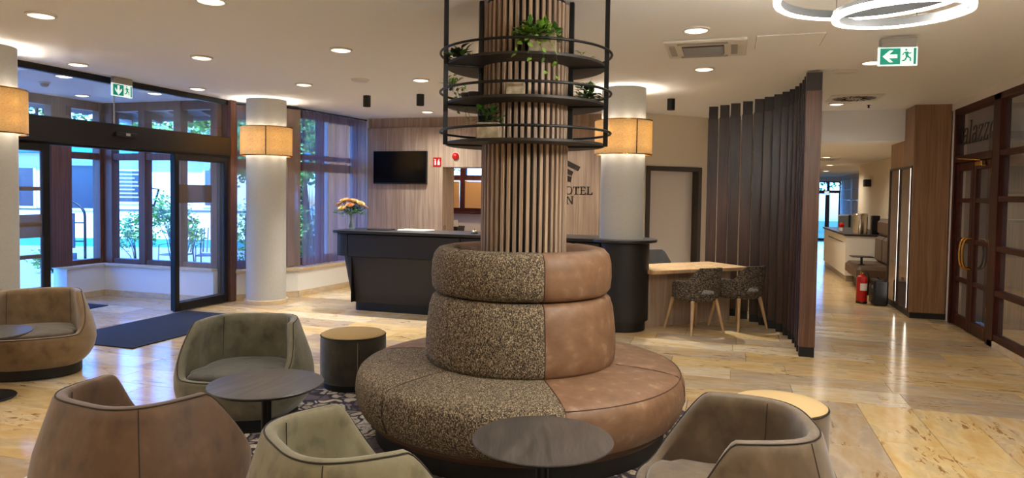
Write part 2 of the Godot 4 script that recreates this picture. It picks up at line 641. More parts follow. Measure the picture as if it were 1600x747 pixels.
	tri_map(m, Vector3(1.0, 1.0, 1.0))
	m = mat("screen_glass", Color(0.008, 0.008, 0.010), 0.22)
	m.metallic_specular = 0.3
	# glass
	for g in [["glass", Color(0.93, 0.97, 1.0, 0.06), 0.02], ["vase_glass", Color(0.85, 0.92, 0.9, 0.15), 0.03]]:
		m = mat(g[0], g[1], g[2])
		m.transparency = BaseMaterial3D.TRANSPARENCY_ALPHA
	m = mat("film", Color(0.40, 0.33, 0.28, 0.88), 0.6)
	m.transparency = BaseMaterial3D.TRANSPARENCY_ALPHA
	# plants
	for g in [["leaf_light", Color(0.45, 0.60, 0.20)], ["leaf_mid", Color(0.23, 0.42, 0.12)], ["leaf_dark", Color(0.055, 0.12, 0.04)], ["shrub_leaf", Color(0.30, 0.50, 0.16)], ["tree_leaf", Color(0.40, 0.55, 0.20)]]:
		m = mat(g[0], g[1], 0.45)
		m.backlight_enabled = true
		m.backlight = Color(g[1].r * 0.5, g[1].g * 0.6, g[1].b * 0.5)
	mat("stem", Color(0.20, 0.27, 0.10), 0.6)
	mat("bark", Color(0.20, 0.15, 0.11), 0.9)
	m = mat("pot_concrete", Color.WHITE, 0.8)
	m.albedo_texture = ntex(noise(0.02, 4, 55), [Color(0.56, 0.50, 0.40), Color(0.70, 0.64, 0.54)], [0.25, 0.75], 256)
	tri_map(m, Vector3(3, 3, 3))
	# things that shine
	glow("lamp_disc", Color(1.0, 0.95, 0.86), 3.0)
	glow("ring_led", Color(1.0, 0.97, 0.92), 3.0)
	glow("band_led", Color(1.0, 0.82, 0.55), 4.0)
	glow("strip_led", Color(1.0, 0.96, 0.92), 3.0)
	glow("sign_white", Color(0.93, 1.0, 0.98), 0.9)
	glow("sign_green", Color(0.10, 0.60, 0.50), 0.5)
	glow("bar_sign_light", Color(0.72, 0.80, 0.95), 0.45)
	# outdoors
	m = mat("render_white", Color(0.93, 0.92, 0.90), 0.9)
	mat("outdoor_window", Color(0.10, 0.17, 0.25), 0.12)
	mat("outdoor_paving", Color(0.55, 0.55, 0.53), 0.9)
	mat("outdoor_grass", Color(0.20, 0.32, 0.10), 0.95)
	mat("fascia_teal", Color(0.16, 0.52, 0.55), 0.6)
	mat("eave_grey", Color(0.30, 0.31, 0.34), 0.7)
	mat("honey_slat", Color(0.72, 0.52, 0.26), 0.6)
	mat("yellow_reflection", Color(0.62, 0.54, 0.36), 0.7)

# ---------------------------------------------------------------- floor and ceiling
func slab(x0: float, x1: float, z0: float, z1: float, along_x: bool, m: Material, parent: Node, merged = null):
	var s: SurfaceTool = S() if merged == null else merged
	var j := 0.0016
	var lo := Vector3(x0 + j, -0.03, z0 + j)
	var hi := Vector3(x1 - j, 0.0, z1 - j)
	var c := 0.0012
	s.set_smooth_group(-1)
	var ou := rng.randf()
	var ov := rng.randf()
	var top := [Vector3(lo.x + c, 0, lo.z + c), Vector3(hi.x - c, 0, lo.z + c), Vector3(hi.x - c, 0, hi.z - c), Vector3(lo.x + c, 0, hi.z - c)]
	var low := [Vector3(lo.x, -c, lo.z), Vector3(hi.x, -c, lo.z), Vector3(hi.x, -c, hi.z), Vector3(lo.x, -c, hi.z)]
	var bot := [Vector3(lo.x, -0.03, lo.z), Vector3(hi.x, -0.03, lo.z), Vector3(hi.x, -0.03, hi.z), Vector3(lo.x, -0.03, hi.z)]
	var fl := rng.randf() < 0.5
	var put := func(p: Vector3):
		var u := p.x if along_x else p.z
		var v := p.z if along_x else p.x
		if fl: u = -u
		s.set_uv(Vector2(u * 0.62 + ou, v * 0.62 + ov))
		s.add_vertex(p)
	var q := func(a, b, cc, d, n):
		for t in [[a, b, cc], [a, cc, d]]:
			if (t[2] - t[0]).cross(t[1] - t[0]).dot(n) < 0: t = [t[0], t[2], t[1]]
			for p in t: put.call(p)
	q.call(top[0], top[1], top[2], top[3], Vector3.UP)
	for i in 4:
		var k := (i + 1) % 4
		var n: Vector3 = (low[i] + low[k]) * 0.5 - (lo + hi) * 0.5
		n.y = 0
		q.call(low[i], low[k], top[k], top[i], n + Vector3.UP)
		q.call(bot[i], bot[k], low[k], low[i], n)
	if merged == null:
		obj("slab", s, m, parent)

func floor_and_ceiling():
	var f := struct("floor", sp(at(-9.3, -0.25, -29.0), at(7.0, -0.031, 4.0)), M.grout, "floor of pale veined stone slabs")
	# near field right of the rug: slabs laid along z
	var edges := [0.26, 0.62, 0.98, 1.36, 1.72, 2.08, 2.44, 2.8]
	for i in edges.size() - 1:
		var z := -5.92
		while z < -2.2:
			var l := rng.randf_range(0.7, 1.25)
			slab(edges[i], edges[i + 1], z, minf(z + l, -2.2), false, M["stone_%d" % (4 if i == 1 else [0, 6, 3, 9, 1, 5][(i + rng.randi_range(0, 1)) % 6])], f)
			z += l
	# rows along x
	var rest := S()
	var z := -5.92
	var row := 0
	while z > -10.9:
		var d := 0.36 if row % 3 else 0.42
		var x := -6.9
		while x < 2.8:
			var l := rng.randf_range(0.75, 1.4)
			var x1 := minf(x + l, 2.8)
			if 2.8 - x1 < 0.25: x1 = 2.8
			slab(x, x1, z - d, z, true, M["stone_%d" % rng.randi_range(0, 11)], f)
			x = x1
		z -= d
		row += 1
	var zend := z
	# left and front: rows along x, left of the near strip
	z = -5.92
	row = 0
	while z < -2.0:
		var d := 0.40 if row % 2 else 0.34
		var x := -6.9
		while x < 0.26:
			var l := rng.randf_range(0.7, 1.3)
			var x1 := minf(x + l, 0.26)
			if 0.26 - x1 < 0.25: x1 = 0.26
			var mid := Vector2((x + x1) / 2.0 + 1.75, z + d / 2.0 + 3.7)
			if mid.length() > 1.5 and mid.x - mid.y * 0.2 < 1.9 or x1 > -0.3:
				slab(x, x1, z, z + d, true, M["stone_%d" % rng.randi_range(0, 11)], f)
			x = x1
		z += d
		row += 1
	# vestibule
	z = -8.1
	while z < -4.4:
		var x := -9.0
		while x < -6.9:
			var x1 := minf(x + rng.randf_range(0.6, 0.9), -6.9)
			if -6.9 - x1 < 0.2: x1 = -6.9
			slab(x, x1, z, minf(z + 0.4, -4.4), true, M["stone_%d" % [0, 2, 4, 8][rng.randi_range(0, 3)]], f)
			x = x1
		z += 0.4
	# the far corridor and what lies under or behind things: one mesh of the same slabs
	z = zend
	while z > -28.6:
		var x := 0.6
		while x < 4.0:
			var x1 := minf(x + rng.randf_range(0.8, 1.4), 4.0)
			if 4.0 - x1 < 0.25: x1 = 4.0
			slab(x, x1, z - 0.4, z, true, null, null, rest)
			x = x1
		z -= 0.4
	z = -2.0
	while z < 4.0:
		var x := -6.9
		while x < 2.8:
			var x1 := minf(x + 1.1, 2.8)
			slab(x, x1, z, z + 0.4, true, null, null, rest)
			x = x1
		z += 0.4
	z = -12.9
	while z < -2.0:
		slab(-2.9, -0.5, z, z + 0.4, true, null, null, rest) if z > -5.4 and z < -2.4 else null
		slab(2.81, 4.6, z, z + 0.4, true, null, null, rest) if z > -10.4 else null
		slab(4.6, 6.5, z, z + 0.4, true, null, null, rest) if z > -10.4 else null
		z += 0.4
	var ro := obj("slabs", rest, M.stone_1, f)
	ro.set_meta("kind", "stuff")
	# ceiling: hall, vestibule, lower corridor with its upright face
	var c := S()
	span(c, at(-6.95, CEIL, -11.02), at(6.7, CEIL + 0.25, 4.1))
	span(c, at(-9.25, CEIL, -8.4), at(-6.95, CEIL + 0.25, -4.3))
	span(c, at(-7.2, CEIL, -13.5), at(0.6, CEIL + 0.25, -11.02))
	span(c, at(0.6, 2.43, -28.8), at(4.2, 3.1, -11.02))
	struct("ceiling", c, M.ceiling_paint, "warm white plaster ceiling stepping down over the corridor")

# ---------------------------------------------------------------- walls of the room
func walls():
	# wood-panelled reception wall at z -10.7, split into boards; the doorway through it at x -4.6 .. -3.9
	var w := thing("wall_back", "oak panelled wall behind the reception desk", "")
	w.set_meta("kind", "structure")
	var xs := [-6.02, -5.36, -4.60]
	for i in 2:
		obj("panel", sp(at(xs[i] + 0.0015, 0, -10.9), at(xs[i + 1] - 0.0015, 2.70, -10.70), 0.002), M.oak_panel if i else M.oak_panel_b, w)
	obj("panel", sp(at(-4.60, 2.03, -10.9), at(-3.90, 2.70, -10.70), 0.002), M.oak_panel, w)
	xs = [-3.90, -3.25, -2.60, -1.95, -1.30]
	for i in 4:
		obj("panel", sp(at(xs[i] + 0.0015, 0, -10.9), at(xs[i + 1] - 0.0015, 2.70, -10.70), 0.002), M.oak_panel if i % 2 else M.oak_panel_b, w)
	obj("frieze_panel", sp(at(-5.98, 2.703, -10.92), at(-1.3, CEIL, -10.75), 0.002), M.oak_panel_b, w)
	# lining of the doorway
	var j := S()
	span(j, at(-4.72, 0, -11.2), at(-4.60, 2.06, -10.9))
	span(j, at(-3.90, 0, -11.2), at(-3.80, 2.06, -10.9))
	span(j, at(-4.72, 2.03, -11.2), at(-3.80, 2.10, -10.9))
	obj("doorway_lining", j, M.oak_panel, w)
	# plaster return left of the panelling
	struct("wall_left_return", sp(at(-6.4, 0, -11.0), at(-6.02, CEIL, -10.74)), M.wall_paint)
	# oblique wall with the staff door
	var dirv := Vector3(0.74, 0, -0.6727).normalized()
	var nrm := Vector3(0.6727, 0, 0.74).normalized()
	var b := Basis(dirv, Vector3.UP, nrm)
	var o := at(-1.30, 0, -10.78)
	var s := S()
	box(s, o + dirv * 0.02 + Vector3(0, CEIL / 2, 0) - nrm * 0.1, at(0.10, CEIL, 0.2), 0, b)
	box(s, o + dirv * 0.60 + Vector3(0, (CEIL + 2.06) / 2, 0) - nrm * 0.1, at(1.06, CEIL - 2.06, 0.2), 0, b)
	box(s, o + dirv * 1.66 + Vector3(0, CEIL / 2, 0) - nrm * 0.1, at(1.06, CEIL, 0.2), 0, b)
	struct("wall_oblique", s, M.wall_paint, "beige plaster wall with the staff door, right of the reception")
	var d := thing("door_1", "plain pale door in a dark bronze frame right of the reception column", "")
	d.set_meta("kind", "structure")
	var fr := S()
	for u in [0.10, 1.10]:
		box(fr, o + dirv * u + Vector3(0, 1.03, 0) - nrm * 0.07, at(0.07, 2.06, 0.2), 0.004, b)
	box(fr, o + dirv * 0.60 + Vector3(0, 2.03, 0) - nrm * 0.07, at(1.07, 0.07, 0.2), 0.004, b)
	obj("frame", fr, M.door_frame_bronze, d)
	obj("leaf", bx(o + dirv * 0.60 + Vector3(0, 1.0, 0) - nrm * 0.14, at(0.93, 1.995, 0.04), 0.003, b), M.door_paint, d)
	# walls beyond: left of the corridor, end, right
	struct("wall_corridor_left", sp(at(0.35, 0, -28.7), at(0.6, 2.6, -11.9)), M.wall_paint)
	# room behind the camera
	struct("wall_front", sp(at(-7.0, 0, 3.9), at(2.9, CEIL, 4.1)), M.wall_paint)
	struct("wall_facade", sp(at(-7.05, 0, -4.05), at(-6.8, CEIL, 3.9)), M.wall_paint)
	struct("wall_right", sp(at(2.74, 0, -5.2), at(2.9, CEIL, 3.9)), M.wall_paint)
	struct("wall_hidden", sp(at(-0.1, 0, -12.4), at(0.35, CEIL, -12.2)), M.wall_paint)

# ---------------------------------------------------------------- entrance: sliding doors and vestibule
func framed_glass(t: Node3D, name_f: String, lo: Vector3, hi: Vector3, axis: int, fw: float, depth: float, m: Material, bottom := 0.0):
	# a frame round a pane standing in the plane across `axis` (0: x, 2: z)
	var s := S()
	var u := 2 if axis == 0 else 0
	var mid := (lo[axis] + hi[axis]) / 2.0
	var bb: float = bottom if bottom > 0.0 else fw
	for e in [[lo[u], lo[u] + fw, lo.y, hi.y], [hi[u] - fw, hi[u], lo.y, hi.y], [lo[u] + fw, hi[u] - fw, lo.y, lo.y + bb], [lo[u] + fw, hi[u] - fw, hi.y - fw, hi.y]]:
		var a := Vector3.ZERO
		var b := Vector3.ZERO
		a[u] = e[0]; b[u] = e[1]; a.y = e[2]; b.y = e[3]
		a[axis] = mid - depth / 2.0; b[axis] = mid + depth / 2.0
		span(s, a, b, 0.004)
	obj(name_f, s, m, t)
	var p := Vector3.ZERO
	var q := Vector3.ZERO
	p[u] = lo[u] + fw; q[u] = hi[u] - fw; p.y = lo.y + bb; q.y = hi.y - fw
	pane(t, p, q, axis, mid)

func pane(t: Node, p: Vector3, q: Vector3, axis: int, mid: float):
	var s := S()
	s.set_smooth_group(-1)
	var u := 2 if axis == 0 else 0
	var c := []
	for k in [[0, 0], [1, 0], [1, 1], [0, 1]]:
		var v := Vector3.ZERO
		v[axis] = mid
		v[u] = p[u] if k[0] == 0 else q[u]
		v.y = p.y if k[1] == 0 else q.y
		c.append(v)
	var n := Vector3.ZERO
	n[axis] = 1.0
	quad(s, c[0], c[1], c[2], c[3], n)
	obj("pane", s, M.glass, t)

func entrance():
	# wooden end post and dark head rail
	struct("trim_1", sp(at(-6.93, 0, -8.29), at(-6.77, CEIL, -8.17), 0.006), M.window_wood, "dark wooden post at the end of the sliding door")
	var hd := thing("door_header", "dark metal header housing over the sliding entrance doors", "door header", at(-6.85, 0, 0))
	obj("housing", sp(at(-0.09, 2.07, -8.17), at(0.09, 2.34, -4.0), 0.008), M.dark_frame, hd)
	obj("lower_rail", sp(at(-0.05, 2.045, -8.17), at(0.05, 2.07, -4.0)), M.black_metal, hd)
	var se := obj("sensor", sp(at(0.09, 2.20, -6.52), at(0.13, 2.25, -6.22), 0.01), M.black_plastic, hd)
	obj("lens", sp(at(0.13, 2.21, -6.40), at(0.134, 2.24, -6.34), 0.001), M.grey_plastic, se)
	var tr := thing("window_1", "clear glass transom above the entrance header under a black strip", "", at(-6.85, 0, 0))
	tr.set_meta("kind", "structure")
	obj("top_strip", sp(at(-0.03, 2.80, -8.17), at(0.03, CEIL, -4.0)), M.black_metal, tr)
	pane(tr, at(0, 2.34, -8.17), at(0, 2.80, -6.305), 0, 0.0)
	pane(tr, at(0, 2.34, -6.295), at(0, 2.80, -4.0), 0, 0.0)
	obj("joint", sp(at(-0.006, 2.34, -6.306), at(0.006, 2.80, -6.294)), M.grey_plastic, tr)
	# right leaf pushed aside, with a fixed leaf behind it
	for e in [["sliding_door", "half open glass sliding door leaf with black frame and brown film band, right of the entrance", -8.12, -7.14, -6.80], ["sliding_door", "fixed glass door leaf just behind the sliding leaf at the right of the entrance", -8.14, -7.20, -6.89], ["sliding_door", "glass sliding door leaf left of the entrance opening beside the column", -5.44, -4.1, -6.80]]:
		var t := thing(e[0], e[1], "door", at(e[4], 0, 0))
		framed_glass(t, "frame", at(0, 0.015, e[2]), at(0, 2.05, e[3]), 0, 0.075, 0.045, M.black_metal, 0.11)
		if e[4] > -6.85:
			var z0: float = e[2] + (0.30 if e[2] < -7.0 else 0.08)
			var z1: float = e[3] - 0.08
			var yy := at(0, 1.42, 0) if e[2] < -7.0 else at(0, 1.08, 0)
			obj("film_band", sp(at(-0.002, yy.y, z0), at(0.004, yy.y + 0.24, z1)), M.film, t)
	# vestibule: low walls with stone sill and plinth, framed glazing above
	var s := S()
	span(s, at(-9.15, 0, -8.25), at(-6.93, 0.44, -8.0))
	span(s, at(-9.15, 0, -8.0), at(-8.9, 0.44, -7.38))
	struct("wall_vestibule", s, M.white_paint, "low white parapet wall under the vestibule windows")
	s = S()
	span(s, at(-9.17, 0.44, -8.27), at(-6.93, 0.475, -7.97), 0.004)
	span(s, at(-9.17, 0.44, -7.968), at(-8.87, 0.475, -7.37), 0.004)
	struct("trim_2", s, M.stone_trim, "pale stone sill under the vestibule windows")
	s = S()
	span(s, at(-8.9, 0, -8.0), at(-6.93, 0.085, -7.985), 0.002)
	span(s, at(-8.9, 0, -7.984), at(-8.885, 0.085, -7.38), 0.002)
	struct("baseboard_vestibule", s, M.stone_trim)
	var wv := thing("window_2", "wooden framed vestibule glazing facing the yard", "")
	wv.set_meta("kind", "structure")
	var fr := S()
	# uprights on the back wall
	for e in [[-9.15, -8.84], [-8.34, -8.215], [-7.70, -7.565], [-7.05, -6.93]]:
		span(fr, at(e[0], 0.475, -8.22), at(e[1], CEIL, -8.08), 0.006)
	for e in [[0.475, 0.545], [2.02, 2.115], [2.74, CEIL]]:
		span(fr, at(-8.84, e[0], -8.205), at(-7.05, e[1], -8.095), 0.004)
	obj("frame", fr, M.window_wood, wv)
	for e in [[-8.84, -8.34], [-8.215, -7.70], [-7.565, -7.05]]:
		pane(wv, at(e[0], 0.545, 0), at(e[1], 2.02, 0), 2, -8.15)
		pane(wv, at(e[0], 2.115, 0), at(e[1], 2.74, 0), 2, -8.15)
	var wl := thing("window_3", "wooden framed narrow glazing on the street side of the vestibule", "")
	wl.set_meta("kind", "structure")
	fr = S()
	for e in [[-8.08, -8.02], [-7.56, -7.25], [-6.3, -6.2], [-5.0, -4.9], [-4.4, -4.3]]:
		span(fr, at(-9.15, 0.0 if e[0] > -7.5 else 0.475, e[0]), at(-9.0, CEIL, e[1]), 0.006)
	for e in [[0.475, 0.545, -8.02, -7.56], [2.02, 2.115, -8.02, -7.56], [2.74, CEIL, -8.02, -4.4], [2.2, 2.32, -7.25, -4.4]]:
		span(fr, at(-9.13, e[0], e[2]), at(-9.02, e[1], e[3]), 0.004)
	obj("frame", fr, M.window_wood, wl)
	pane(wl, at(0, 0.545, -8.02), at(0, 2.02, -7.56), 0, -9.07)
	pane(wl, at(0, 2.115, -8.02), at(0, 2.74, -7.56), 0, -9.07)
	for e in [[-7.25, -6.3], [-6.2, -5.0], [-4.9, -4.4]]:
		pane(wl, at(0, 2.32, e[0]), at(0, 2.74, e[1]), 0, -9.07)
	var od := thing("outer_door", "brown wooden outer entrance door with square panes, seen past the left column", "door", at(-9.07, 0, 0))
	for e in [[-7.24, -6.31], [-6.19, -5.01], [-4.89, -4.41]]:
		framed_glass(od, "frame", at(0, 0.02, e[0]), at(0, 2.19, e[1]), 0, 0.10, 0.05, M.window_wood, 0.2)
		var r := S()
		for y in [0.62, 1.06, 1.55]:
			span(r, at(-0.02, y, e[0] + 0.1), at(0.02, y + 0.055, e[1] - 0.1), 0.003)
		obj("rail", r, M.window_wood, od)
	struct("wall_vestibule_end", sp(at(-9.2, 0, -4.3), at(-6.9, CEIL, -4.1)), M.white_paint)
	# mats
	tag(obj("door_mat", sp(at(-6.76, 0.0, -7.32), at(-5.64, 0.012, -5.38), 0.004), M.mat_fibre), "dark blue grey ribbed entrance mat in front of the sliding doors", "mat")
	tag(obj("door_mat", sp(at(-8.85, 0.0, -7.27), at(-8.03, 0.012, -5.4), 0.004), M.mat_fibre), "dark mat inside the vestibule, beyond the sliding doors", "mat")

# ---------------------------------------------------------------- curtain wall left of the reception
func pleats(a: Vector3, b: Vector3, y0: float, y1: float, wave: float, amp: float, sd: int) -> SurfaceTool:
	var s := S()
	var n := noise(0.9, 2, sd)
	var len := a.distance_to(b)
	var d := (b - a) / len
	var side := Vector3(-d.z, 0, d.x)
	var cols := int(len / wave * 8.0)
	var P := []
	for j in 9:
		var row := []
		var t := j / 8.0
		for i in cols + 1:
			var u := len * i / cols
			var ph := u / wave + n.get_noise_2d(u * 4.0, 0.0) * 0.8
			var k := amp * (0.55 + 0.45 * t) * (0.75 + 0.5 * n.get_noise_2d(u * 3.0, 9.0))
			row.append(a + d * (u + cos(TAU * ph) * amp * 0.25) + side * sin(TAU * ph) * k + Vector3(0, y1 + (y0 - y1) * t, 0))
		P.append(row)
	grid(s, P)
	return s

func curtains_and_windows():
	var A := at(-6.78, 0, -8.29)
	var B := at(-6.20, 0, -8.95)
	var C := at(-6.02, 0, -10.74)
	# parapet, sill, plinth
	var poly := [Vector2(-6.78, -8.29), Vector2(-6.20, -8.95), Vector2(-6.02, -10.74), Vector2(-6.45, -10.74), Vector2(-6.5, -9.1), Vector2(-7.0, -8.45)]
	struct("wall_left", pl(poly, 0.0, 0.40), M.white_paint, "low cream parapet under the curtained windows")
	var lip := [Vector2(-6.76, -8.27), Vector2(-6.165, -8.94), Vector2(-5.99, -10.70), Vector2(-6.45, -10.70), Vector2(-6.5, -9.1), Vector2(-7.0, -8.42)]
	struct("trim_3", pl(lip, 0.40, 0.44), M.stone_trim, "cream stone window sill below the curtains")
	var bs := S()
	for e in [[A, B], [B, C]]:
		var d: Vector3 = (e[1] - e[0]).normalized()
		var nn := Vector3(-d.z, 0, d.x)
		var l: float = e[0].distance_to(e[1])
		box(bs, (e[0] + e[1]) / 2.0 + nn * 0.008 + Vector3(0, 0.045, 0), Vector3(l, 0.09, 0.016), 0.002, Basis(d, Vector3.UP, -nn))
	struct("baseboard_left", bs, M.stone_trim)
	# window frames behind the cloth
	var A2 := at(-6.95, 0, -8.42)
	var B2 := at(-6.42, 0, -9.05)
	var C2 := at(-6.27, 0, -10.74)
	var k := 0
	for e in [[A2, B2, [0.0, 0.5, 1.0]], [B2, C2, [0.0, 0.42, 1.0]]]:
		k += 1
		var t := thing("window_%d" % (3 + k), "dark framed window behind the %s curtain" % ["corner", "long sheer"][k - 1], "")
		t.set_meta("kind", "structure")
		var d: Vector3 = (e[1] - e[0]).normalized()
		var l: float = e[0].distance_to(e[1])
		var nn := Vector3(-d.z, 0, d.x)
		var bas := Basis(d, Vector3.UP, -nn)
		var s := S()
		for u in e[2]:
			box(s, e[0] + d * l * u + Vector3(0, 1.65, 0), at(0.12, 2.4, 0.09), 0.004, bas)
		for y in [[0.50, 0.12], [1.98, 0.14], [2.13, 0.08], [2.79, 0.12]]:
			box(s, e[0] + d * l * 0.5 + Vector3(0, y[0], 0), at(l, y[1], 0.08), 0.004, bas)
		obj("frame", s, M.window_wood, t)
		for i in 2:
			var u0: float = l * e[2][i] + 0.06
			var u1: float = l * e[2][i + 1] - 0.06
			for y in [[0.56, 1.91], [2.17, 2.73]]:
				var p := S()
				p.set_smooth_group(-1)
				quad(p, e[0] + d * u0 + Vector3(0, y[0], 0), e[0] + d * u1 + Vector3(0, y[0], 0), e[0] + d * u1 + Vector3(0, y[1], 0), e[0] + d * u0 + Vector3(0, y[1], 0), nn)
				obj("pane", p, M.glass, t)
	# the cloth: dense at the stacked edges, sheer in front of the panes
	var set := "grey brown pleated window curtains"
	for e in [
			["curtain", "sheer grey curtain hanging between the wooden door post and the round column", at(-6.80, 0, -8.30), at(-6.56, 0, -8.57), M.curtain_sheer],
			["curtain", "thick brown gathered curtain between the linen column and the blue lit window", at(-6.50, 0, -8.64), at(-6.22, 0, -9.02), M.curtain_dense],
			["curtain", "long sheer curtain glowing blue in front of the tall corner window", at(-6.20, 0, -9.04), at(-6.07, 0, -10.2), M.curtain_sheer],
			["curtain", "sheer curtain at the far end of the window, behind the flower vase", at(-6.07, 0, -10.2), at(-6.04, 0, -10.70), M.curtain_sheer]]:
		tag(obj(e[0], pleats(e[2], e[3], 0.46, 2.82, 0.105, 0.036, 40 + k), e[4]), e[1], "curtain", set)
		k += 1
	var tr := S()
	for e in [[at(-6.82, 2.835, -8.32), at(-6.22, 2.835, -9.0)], [at(-6.22, 2.835, -9.0), at(-6.05, 2.835, -10.72)]]:
		tube(tr, [e[0], e[1]], 0.012, 6)
	tag(obj("curtain_rail", tr, M.black_metal), "slim dark curtain rail at the ceiling above the sheer curtains", "curtain rail")

# ---------------------------------------------------------------- round columns with lamp bands
func columns():
	var list := [
		[at(-6.50, 0, -4.56), "round linen covered column with glowing woven lamp band, cut by the left edge", 0.27],
		[at(-6.28, 0, -8.31), "round linen covered column with glowing woven lamp band beside the curtains", 0.27],
		[at(-1.24, 0, -8.31), "round linen covered column with glowing woven lamp band rising from the desk end", 0.26]]
	for e in list:
		var c := thing("column", e[1], "column", e[0], 0.0, "round columns with lamp bands")
		var r: float = e[2]
		obj("shaft", lt([Vector2(r, 0.0), Vector2(r, CEIL)], 48), M.column_linen, c)
		obj("foot_ring", lt([Vector2(r, 0.0), Vector2(r + 0.025, 0.0), Vector2(r + 0.025, 0.06), Vector2(r + 0.02, 0.065), Vector2(r, 0.065)], 48), M.stone_trim, c)
		var b := obj("lamp_band", lt([Vector2(r + 0.072, 2.09), Vector2(r + 0.08, 2.09), Vector2(r + 0.08, 2.48), Vector2(r + 0.072, 2.48), Vector2(r + 0.072, 2.09)], 64), M.rattan, c)
		for y in [2.085, 2.485]:
			obj("hoop", lt([Vector2(r + 0.068, y - 0.006), Vector2(r + 0.085, y - 0.006), Vector2(r + 0.085, y + 0.006), Vector2(r + 0.068, y + 0.006), Vector2(r + 0.068, y - 0.006)], 64), M.brass, b)
		var sm := S()
		box(sm, Vector3((r + 0.081) * sin(0.62), 2.285, (r + 0.081) * cos(0.62)), at(0.012, 0.39, 0.004), 0, Basis(Vector3.UP, 0.62))
		obj("seam", sm, M.piping_dark, b)
		var led := S()
		for y in [2.20, 2.37]:
			lathe(led, [Vector2(r + 0.004, y - 0.012), Vector2(r + 0.014, y - 0.012), Vector2(r + 0.014, y + 0.012), Vector2(r + 0.004, y + 0.012), Vector2(r + 0.004, y - 0.012)], 32)
		obj("led_lamp", led, M.band_led, c)
		for i in 9:
			var a := TAU * (i + 0.5) / 9.0
			for y in [2.20, 2.37]:
				var l := OmniLight3D.new()
				l.name = "band_light"
				l.light_color = Color(1.0, 0.965, 0.90)
				l.light_energy = 0.18
				l.light_size = 0.012
				l.omni_range = 9.0
				l.omni_attenuation = 2.0
				l.shadow_enabled = true
				l.position = Vector3(sin(a) * (r + 0.034), y, cos(a) * (r + 0.034))
				c.add_child(l, true)

# ---------------------------------------------------------------- reception
func rounded(x0: float, x1: float, z0: float, z1: float, r: float, n := 6, right := false) -> Array:
	# plan outline with the front-left corner (x0, z1) rounded
	var p := []
	p.append(Vector2(x0, z0))
	for i in n + 1:
		var a := PI + (PI / 2.0) * i / n
		p.append(Vector2(x0 + r + cos(a) * r, z1 - r - sin(a) * r))
	p.append(Vector2(x1, z1))
	p.append(Vector2(x1, z0))
	return p

